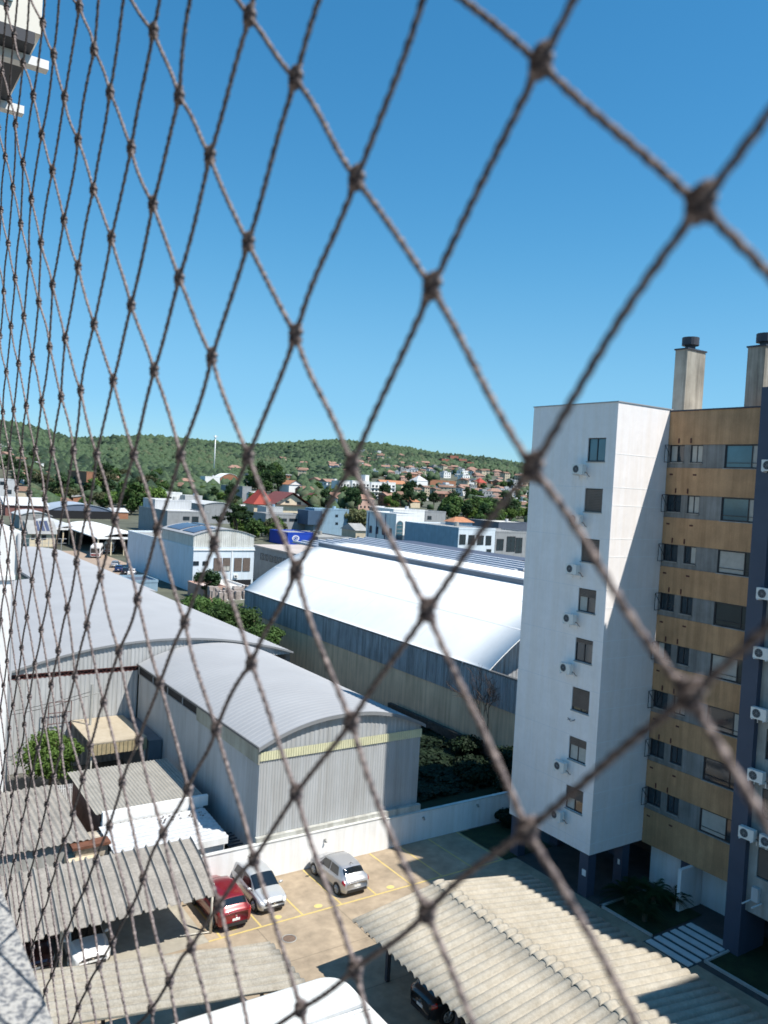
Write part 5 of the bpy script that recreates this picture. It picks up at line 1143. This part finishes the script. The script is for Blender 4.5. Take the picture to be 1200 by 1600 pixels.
for k in range(8):
    x, y = gz(196+k*4.5, 905-k*.3, 0); m.box(x-.9, x+.9, y-2, y+2, .3, 1.3)
o = m.build('parked_cars', DGREY); bpy.data.objects.remove(o)
dc = [(186, 893, 'dark blue'), (197, 897, 'black'), (180, 886, 'grey'), (206, 899, 'white')]
for k, (px, py, cn) in enumerate(dc):
    x, y = gz(px, py); car('%s car parked beside the depot, left of the workshop' % cn, 'cars parked by the depot', (paint('navy_paint', (.02, .04, .12)), BLKP, SILV, WHP)[k], 'hatch', x, y, 1.2, .012)
# depot fence
fn = thing('fence', 'thin rail fence along the back edge of the rear hangar', 'fence', (28, 157, 0)); m = MB()
for k in range(12): m.box(23+k*1.1, 23.08+k*1.1, 157, 157.08, 0, 9.4)
m.box(23, 36, 157, 157.06, 9.3, 9.4); m.box(23, 36, 157, 157.06, 8.5, 8.56); m.build('rail', GALV, fn)
# radio mast
h = hit(334, 742); mt = thing('radio_mast', 'tall thin white radio mast standing before the hill', 'mast', h)
Hm = math.hypot(h[0], h[1])/FPX*60; m = MB(); m.tube([h, (h[0], h[1], h[2]+Hm)], [.7, .4], 8); m.build('pole', WPAINT, mt, True)
m = MB(); m.box(h[0]-2.5, h[0]+2.5, h[1]-.3, h[1]+.3, h[2]+Hm-1.2, h[2]+Hm-.6); m.box(h[0]-.3, h[0]+.3, h[1]-2.5, h[1]+2.5, h[2]+Hm-3, h[2]+Hm-2.2); m.build('antenna', LGREY, mt)

# ------------------------------------------------------------------ trees in town (individual objects, shared meshes)
TV = []
for k, (h_, cr_, mt_, fl, bs, lb) in enumerate(((11, 5.2, LEAF_A, 1, .12, 'rounded mid green tree'), (13, 5.0, LEAF_B, 1, .15, 'dark green tree'), (9, 4.6, LEAF_C, 1, .08, 'bright green tree'), (10, 5.5, LEAF_D, .8, .2, 'olive thin crowned tree'), (12, 4.0, LEAF_A, 1.1, .1, 'tall narrow green tree'))):
    t_ = make_tree(lb, h_, cr_, mt_, 1500, .95, 300+k, None, fl, bs, 34); TV.append([t_, lb, False])
def put_tree(k, px, py, s=1.0, where='among the town houses', label=None):
    if not label and any(a < px < b and t+2 < py < bb+1 for a, b, t, bb in KEEP): return
    h = hit(px, py)
    if h is None: return
    t_, lb, us = TV[k]; o = t_ if not us else copy_tree(t_); TV[k][2] = True
    o.location = h; o.scale = (s, s, s*rng.uniform(.85, 1.15)); o.rotation_euler = (0, 0, rng.uniform(0, 6.28))
    tag(o, label or lb+' '+where, 'tree', None if label else lb+'s '+where)
def trees(n, x0, x1, y0a, y0b, y1a, y1b, ks, where, s=(.7, 1.15)):
    for _ in range(n):
        px = rng.uniform(x0, x1); t = (px-x0)/(x1-x0); put_tree(int(rng.choice(ks)), px, rng.uniform(y0a+(y0b-y0a)*t, y1a+(y1b-y1a)*t), rng.uniform(*s), where)
trees(22, -10, 215, 768, 775, 800, 800, [0, 1, 1, 2, 4, 3], 'behind the depot sheds')
trees(12, 150, 260, 745, 752, 775, 780, [0, 1, 3, 4], 'before the hill at the left', (.9, 1.4))
trees(12, 90, 215, 796, 797, 805, 806, [0, 1, 4], 'beside the arched open shed', (.55, .8))
trees(10, 30, 215, 786, 792, 800, 803, [0, 2, 1, 4], 'right behind the depot sheds', (.6, .9))
trees(34, 262, 400, 765, 770, 812, 815, [0, 1, 2, 3], 'between the houses below the mast', (.6, .95))
trees(18, 385, 440, 742, 748, 775, 778, [0, 1, 1], 'left of the orange striped roof', (1.0, 1.5))
trees(16, 362, 440, 828, 836, 846, 852, [2, 3, 2, 0], 'in the hedge strip behind the workshop', (.45, .75))
trees(40, 480, 640, 770, 778, 818, 815, [0, 1, 3, 2], 'around the apartment row', (.6, .95))
trees(95, 655, 830, 797, 808, 826, 832, [0, 2, 2, 1, 0], 'in the green belt behind the blue building', (.7, 1.1))
trees(60, 560, 830, 740, 760, 792, 800, [1, 0, 1, 3], 'between the hillside houses', (.55, .9))
trees(16, -20, 60, 715, 720, 765, 770, [1, 0, 3], 'between the houses at the far left', (.6, 1.0))
for k, (px, py, s_) in enumerate(((207, 801, 1.35), (243, 800, 1.45), (222, 806, 1.0))): put_tree((0, 2, 4)[k], px, py, s_, '', ['tall dense green tree left of the bright one behind the depot', 'tall bright green round tree above the grey modern house', 'smaller tree between the two tall ones behind the depot'][k])
for k, (px, py, s_) in enumerate(((553, 838, 1.15), (570, 836, .95))): put_tree(3, px, py, s_, '', ['large olive grey tree right of the pale blue cubic building', 'smaller olive tree before the grey blue side wall'][k])
put_tree(1, 637, 785, 1.1, '', 'dark tree between long orange roof and cream gable house')
for t_ in TV:
    if not t_[2]: bpy.data.objects.remove(t_[0])
# araucaria with layered umbrella crown
ar = thing('araucaria_tree', 'dark layered umbrella shaped araucaria tree before the red roofed house', 'tree', (0, 0, 0))
ax, ay = gz(366, 852); Ha = 16.5; limbs(Ha*.9, .35, 3, 77, 4).build('trunk', BARK, ar, True)
VV = []; FF = []; kk = 0
for q in range(15):
    a = random.uniform(0, 6.28); rr0 = random.uniform(1, 5.4); zz = Ha*random.uniform(.45, .95); V_, F_ = crown(rr0*math.cos(a)*1.2, rr0*math.sin(a), zz, 2.6, 2.6, .9, 9, 420, .5, 900+q, .2); VV.append(V_); FF.append(F_+kk); kk += len(V_)
np_mesh('crown', np.concatenate(VV), np.concatenate(FF), LEAF_B, ar); ar.location = (ax, ay, 0)

# ------------------------------------------------------------------ own building: window ledge, wall, air conditioner
ow_ = thing('balcony_wall', 'own building wall with pale granular stone ledge under the window', 'wall', (-.1, .4, 0))
LG = bpy.data.materials.new('granite_ledge'); LG.use_nodes = True; n_ = LG.node_tree; b_ = n_.nodes['Principled BSDF']
tc = n_.nodes.new('ShaderNodeTexCoord'); v1 = n_.nodes.new('ShaderNodeTexNoise'); v1.inputs['Scale'].default_value = 330; v1.inputs['Detail'].default_value = 4; v1.inputs['Roughness'].default_value = .75
v2 = n_.nodes.new('ShaderNodeTexVoronoi'); v2.inputs['Scale'].default_value = 260; rp_ = n_.nodes.new('ShaderNodeValToRGB')
n_.links.new(tc.outputs['Object'], v1.inputs[0]); n_.links.new(tc.outputs['Object'], v2.inputs[0]); n_.links.new(v1.outputs['Fac'], rp_.inputs[0])
rp_.color_ramp.elements[0].position = .42; rp_.color_ramp.elements[0].color = (.13, .14, .16, 1); rp_.color_ramp.elements[1].position = .54; rp_.color_ramp.elements[1].color = (.46, .455, .44, 1)
n_.links.new(rp_.outputs[0], b_.inputs['Base Color']); b_.inputs['Roughness'].default_value = .6
bp_ = n_.nodes.new('ShaderNodeBump'); bp_.inputs['Strength'].default_value = .7; bp_.inputs['Distance'].default_value = .002; n_.links.new(v1.outputs['Fac'], bp_.inputs['Height']); n_.links.new(bp_.outputs[0], b_.inputs['Normal'])
m = MB(); m.box(-.28, .088, -1.4, 1.15, EYE-.275, EYE-.2465); m.build('ledge', LG, ow_)
m = MB(); m.box(-.25, .06, -1.4, 1.15, 0, EYE-.278); m.box(-.25, .06, 1.153, 9, 0, 30); m.box(-.25, .06, -6, -1.403, 0, 30); m.box(-.25, .06, -1.4, 1.15, EYE+1.4, 30); m.build('wall', M('own_wall_paint', (.16, .15, .14), .9, .1, 1), ow_)
m = MB(); m.box(-4.5, -.253, -6, 9, EYE-1.5, EYE-1.3); m.box(-4.5, -.253, -6, 9, EYE+1.45, EYE+1.6); m.box(-4.7, -4.503, -6, 9, EYE-1.5, EYE+1.6); m.box(-4.5, -.253, -2.4, -2.2, EYE-1.3, EYE+1.45); m.box(-4.5, -.253, 2.2, 2.4, EYE-1.3, EYE+1.45); m.build('room', M('room_wall', (.16, .14, .12), .9, .05, 1), ow_)
oa = thing('air_conditioner', 'beige air conditioner on brackets at the upper left, on the own building wall', 'air conditioner', (.2, 2.7, EYE+1.3))
zb = EYE+1.205
m = MB(); m.box(.12, .452, 2.52, 3.06, zb, zb+.56); m.build('casing', M('aged_white_plastic', (.74, .72, .66), .5, .05, 3), oa)
m = MB()
for k in range(22): m.box(.125, .375, 2.511, 2.518, zb+.06+k*.021, zb+.07+k*.021)
m.build('coil_fins', M('coil_teal', (.16, .26, .30), .5, .2, 20, metal=.2), oa)
m = MB(); m.box(.15, .435, 2.515, 3.055, zb-.035, zb-.002); m.build('base_tray', DGREY, oa)
for y in (2.60, 2.97):
    m = MB(); m.box(.06, .487, y-.018, y+.018, zb-.062, zb-.037); m.box(.06, .085, y-.018, y+.018, zb-.42, zb-.078); m.tube([(.08, y, zb-.4), (.36, y, zb-.08)], .011, 6); m.build('bracket', WPAINT, oa)
m = MB(); m.box(.39, .405, 2.508, 2.519, zb+.30, zb+.315); m.build('screw', DGREY, oa)
m = MB(); m.tube([(.3, 2.52, zb+.1), (.26, 2.46, zb), (.16, 2.5, zb-.2), (.07, 2.6, zb-.25)], .012, 6); m.build('pipe', BLACK, oa)

# ------------------------------------------------------------------ safety net (5 cm mesh, strung just outside the ledge)
NET_O = np.array([0.00801598, 0.18323161, 0.04201337]); NET_U = np.array([0.0204705, -0.02787629, -0.03567614]); NET_V = np.array([-0.01694886, 0.03186722, -0.0350443])
def c2g(v): return np.array([v[0]*cT+v[1]*sT, -v[0]*sT+v[1]*cT, v[2]])
NO, NU, NV = c2g(NET_O), c2g(NET_U), c2g(NET_V); NN = np.cross(NU, NV); NN /= np.linalg.norm(NN)
if NN[0] < 0: NN = -NN
SLACK = {(0,0):(1,20), (1,0):(15,-17), (2,0):(-4,-10), (-1,0):(-15,-13), (-2,0):(-19,2), (-3,0):(-41,-45), (0,1):(5,-25), (0,-1):(16,12), (1,1):(5,3), (1,2):(5,-8), (1,-1):(11,28), (2,1):(9,-23), (2,2):(-5,-10), (2,3):(-20,14), (2,4):(-32,41), (-1,1):(-13,-6), (-2,1):(-15,-24), (-3,1):(-24,-7), (-4,1):(-46,-44), (-5,1):(-82,-28), (0,2):(-11,9), (-1,2):(1,-7), (-2,2):(-17,-3), (-3,2):(-11,-15), (-4,2):(-27,-3), (-5,2):(-57,-29), (-6,2):(-51,-12), (-7,2):(-96,-48), (-8,2):(-135,-53), (0,3):(-11,-1), (-1,3):(-19,19), (-2,3):(9,-8), (-3,3):(0,5), (-4,3):(0,-17), (-5,3):(-11,10), (-6,3):(-4,-18), (-7,3):(-16,-10), (-8,3):(-35,-15), (-9,3):(-97,-16), (-10,3):(-121,-48), (1,3):(-5,23), (1,4):(-19,13), (1,5):(-18,29), (1,6):(-29,23), (1,7):(-60,39), (1,8):(-102,67), (0,4):(-14,18), (0,5):(-21,12), (0,6):(-2,18), (0,7):(2,-10), (0,8):(-86,45), (-1,4):(-14,13), (-1,5):(3,19), (-1,6):(30,-14), (-1,7):(29,0), (-1,8):(-5,-18), (-1,9):(20,-42), (-1,10):(-6,-18), (-2,4):(-3,13), (-2,5):(-2,-4), (-2,6):(31,10), (-2,7):(60,-16), (-2,8):(95,-41), (-3,4):(11,-13), (-3,5):(47,0), (-3,6):(59,7), (-3,7):(93,6), (-3,8):(152,-57), (-3,9):(193,-72), (-4,4):(18,10), (-5,4):(60,-10), (-6,4):(73,12), (-7,4):(85,7), (-8,4):(53,35), (-9,4):(44,11), (-10,4):(-37,5), (-4,5):(78,-15), (-5,5):(94,7), (-6,5):(149,2), (-7,5):(167,42), (-8,5):(192,40), (-9,5):(175,61), (-10,5):(139,54), (-11,5):(93,79)}
rn = np.random.default_rng(5); noise_tab = {}
def knot(i, j):
    p = NO+i*NU+j*NV
    if (i, j) in SLACK: a, b = SLACK[(i, j)]; p = p+np.array([0, a, b])*1e-4; p = p-NN*((p-NO)@NN)
    else:
        if (i, j) not in noise_tab: noise_tab[(i, j)] = rn.normal(0, .0008, 2)
        a, b = noise_tab[(i, j)]; p = p+np.array([0, a, b])
    return p
rangeI = range(-34, 22); rangeJ = range(-24, 34); KN = {}
for i in rangeI:
    for j in rangeJ:
        p = knot(i, j)
        if -.10 < p[1] < 1.45 and -.62 < p[2] < .75 and p[1] > .02: KN[(i, j)] = p
CORD = bpy.data.materials.new('net_cord'); CORD.use_nodes = True; n_ = CORD.node_tree; b_ = n_.nodes['Principled BSDF']
tc = n_.nodes.new('ShaderNodeTexCoord'); v1 = n_.nodes.new('ShaderNodeTexNoise'); v1.inputs['Scale'].default_value = 900; v1.inputs['Detail'].default_value = 3; rp_ = n_.nodes.new('ShaderNodeValToRGB')
n_.links.new(tc.outputs['Object'], v1.inputs[0]); n_.links.new(v1.outputs['Fac'], rp_.inputs[0]); rp_.color_ramp.elements[0].position = .34; rp_.color_ramp.elements[0].color = (.035, .031, .040, 1); rp_.color_ramp.elements[1].position = .68; rp_.color_ramp.elements[1].color = (.35, .295, .28, 1)  # pale flecks painted as sparkle on lit twine, dark ones as shade
n_.links.new(rp_.outputs[0], b_.inputs['Base Color']); b_.inputs['Roughness'].default_value = .85; b_.inputs['Specular IOR Level'].default_value = .15
CV = []; CF = []; cn = 0
def cord(p, q, near, seed):
    global cn
    d = q-p; L = np.linalg.norm(d); t = d/L; a = np.cross(t, NN); a /= np.linalg.norm(a); b = np.cross(t, a)
    r_ = np.random.default_rng(seed); bow = r_.normal(0, .0006, 2)
    nseg, nc = (100, 9) if near else (48, 6)
    R0 = .00074; u = np.linspace(0, 1, nseg+1); w = np.linspace(0, 2*math.pi, nc, endpoint=False); ph = r_.uniform(0, 6.28)
    tw = ph+u*L/(.0042 if near else .0055)*2*math.pi/3
    cen = p+d*u[:, None]+(a*bow[0]+b*bow[1])*np.sin(math.pi*u)[:, None]*1.0+ (a*r_.normal(0, .00035))*np.sin(2*math.pi*u)[:, None]
    rad = R0*(1+.17*np.cos(3*(w[None]-tw[:, None])))*(1+.05*np.sin(u*37+ph))[:, None]
    V_ = cen[:, None]+(a*np.cos(w)[:, None]+b*np.sin(w)[:, None])[None]*rad[..., None]
    I, J = np.meshgrid(np.arange(nseg), np.arange(nc), indexing='ij'); I = I.ravel(); J = J.ravel(); K1 = (J+1) % nc
    CF.append(np.stack([I*nc+J, I*nc+K1, (I+1)*nc+K1, (I+1)*nc+J], 1)+cn); CV.append(V_.reshape(-1, 3)); cn += (nseg+1)*nc
for (i, j), p in KN.items():
    for dd in ((1, 0), (0, 1)):
        q = KN.get((i+dd[0], j+dd[1]))
        if q is not None: cord(p, q, min(np.linalg.norm(p), np.linalg.norm(q)) < .42, (i*131+j*7+dd[0]+9999) % 100003)
eye = np.array([0, 0, EYE])
net = thing('safety_net', 'brown twisted cord safety net stretched diagonally across the window', 'net', tuple(NO+eye))
np_mesh('cord', np.concatenate(CV)+eye-np.array(net.location), np.concatenate(CF), CORD, net, True)
def knot_mesh(var):
    r_ = random.Random(var); m = MB(); t1 = (NU/np.linalg.norm(NU)); t2 = NV/np.linalg.norm(NV); up = -(t1+t2); up /= np.linalg.norm(up); side = np.cross(up, NN)
    def loop(c, ax1, ax2, R, ro, sq=1.0, a0=0, a1=2*math.pi): m.tube([tuple(np.array(c)+ax1*R*math.cos(a)+ax2*R*sq*math.sin(a)) for a in np.linspace(a0, a1, 15)], ro, 6, a1 < 6.2)
    e = .001
    loop(up*.0007*r_.uniform(.6, 1.4), side, NN, .0017, .00095); loop(-up*.0011, (side+up*.3)/1.04, NN, .0016, .00095); loop(up*.0022+side*.0003, (side-up*.45)/1.1, NN, .00125, .0008)
    loop(np.zeros(3), up, (NN+side*.4)/1.08, .0021, .0008, .7)
    m.tube([tuple(-t1*.004), tuple(-t1*.001+NN*.001), tuple(t1*.0015), tuple(t1*.004)], [.0009, .0013, .0013, .0009], 6); m.tube([tuple(-t2*.004), tuple(-NN*.001), tuple(t2*.004)], [.0009, .0013, .0009], 6)
    o = m.build('knot', CORD, None, True); me = o.data; me.transform(Matrix.Scale(.86, 4)); me.transform(Matrix.Scale(1.35, 4, Vector(tuple(t2)))); bpy.data.objects.remove(o); return me
KM = [knot_mesh(k) for k in range(6)]
vis = []
for ij, p in KN.items():
    x, y = project(p[0], p[1], p[2]+EYE)
    if -15 < x < 1215 and -15 < y < 1615: vis.append((float(np.linalg.norm(p)), ij))
vis.sort(); top = {ij for _, ij in vis[:100]}
for ij in top:
    o = bpy.data.objects.new('knot', KM[(ij[0]*3+ij[1]*5) % 6]); C.objects.link(o); o.parent = net; o.location = tuple(KN[ij]-NO)
RV = []; RF = []; c0 = 0
for ij, p in KN.items():
    if ij in top: continue
    me = KM[(ij[0]*3+ij[1]*5) % 6]; v = np.array([q.co[:] for q in me.vertices]); RV.append(v+p-NO)
    for pl_ in me.polygons:
        if len(pl_.vertices) == 4: RF.append([a+c0 for a in pl_.vertices])
    c0 += len(v)
o = np_mesh('small_knots', np.concatenate(RV), np.array(RF), CORD, net, True); o['kind'] = 'stuff'
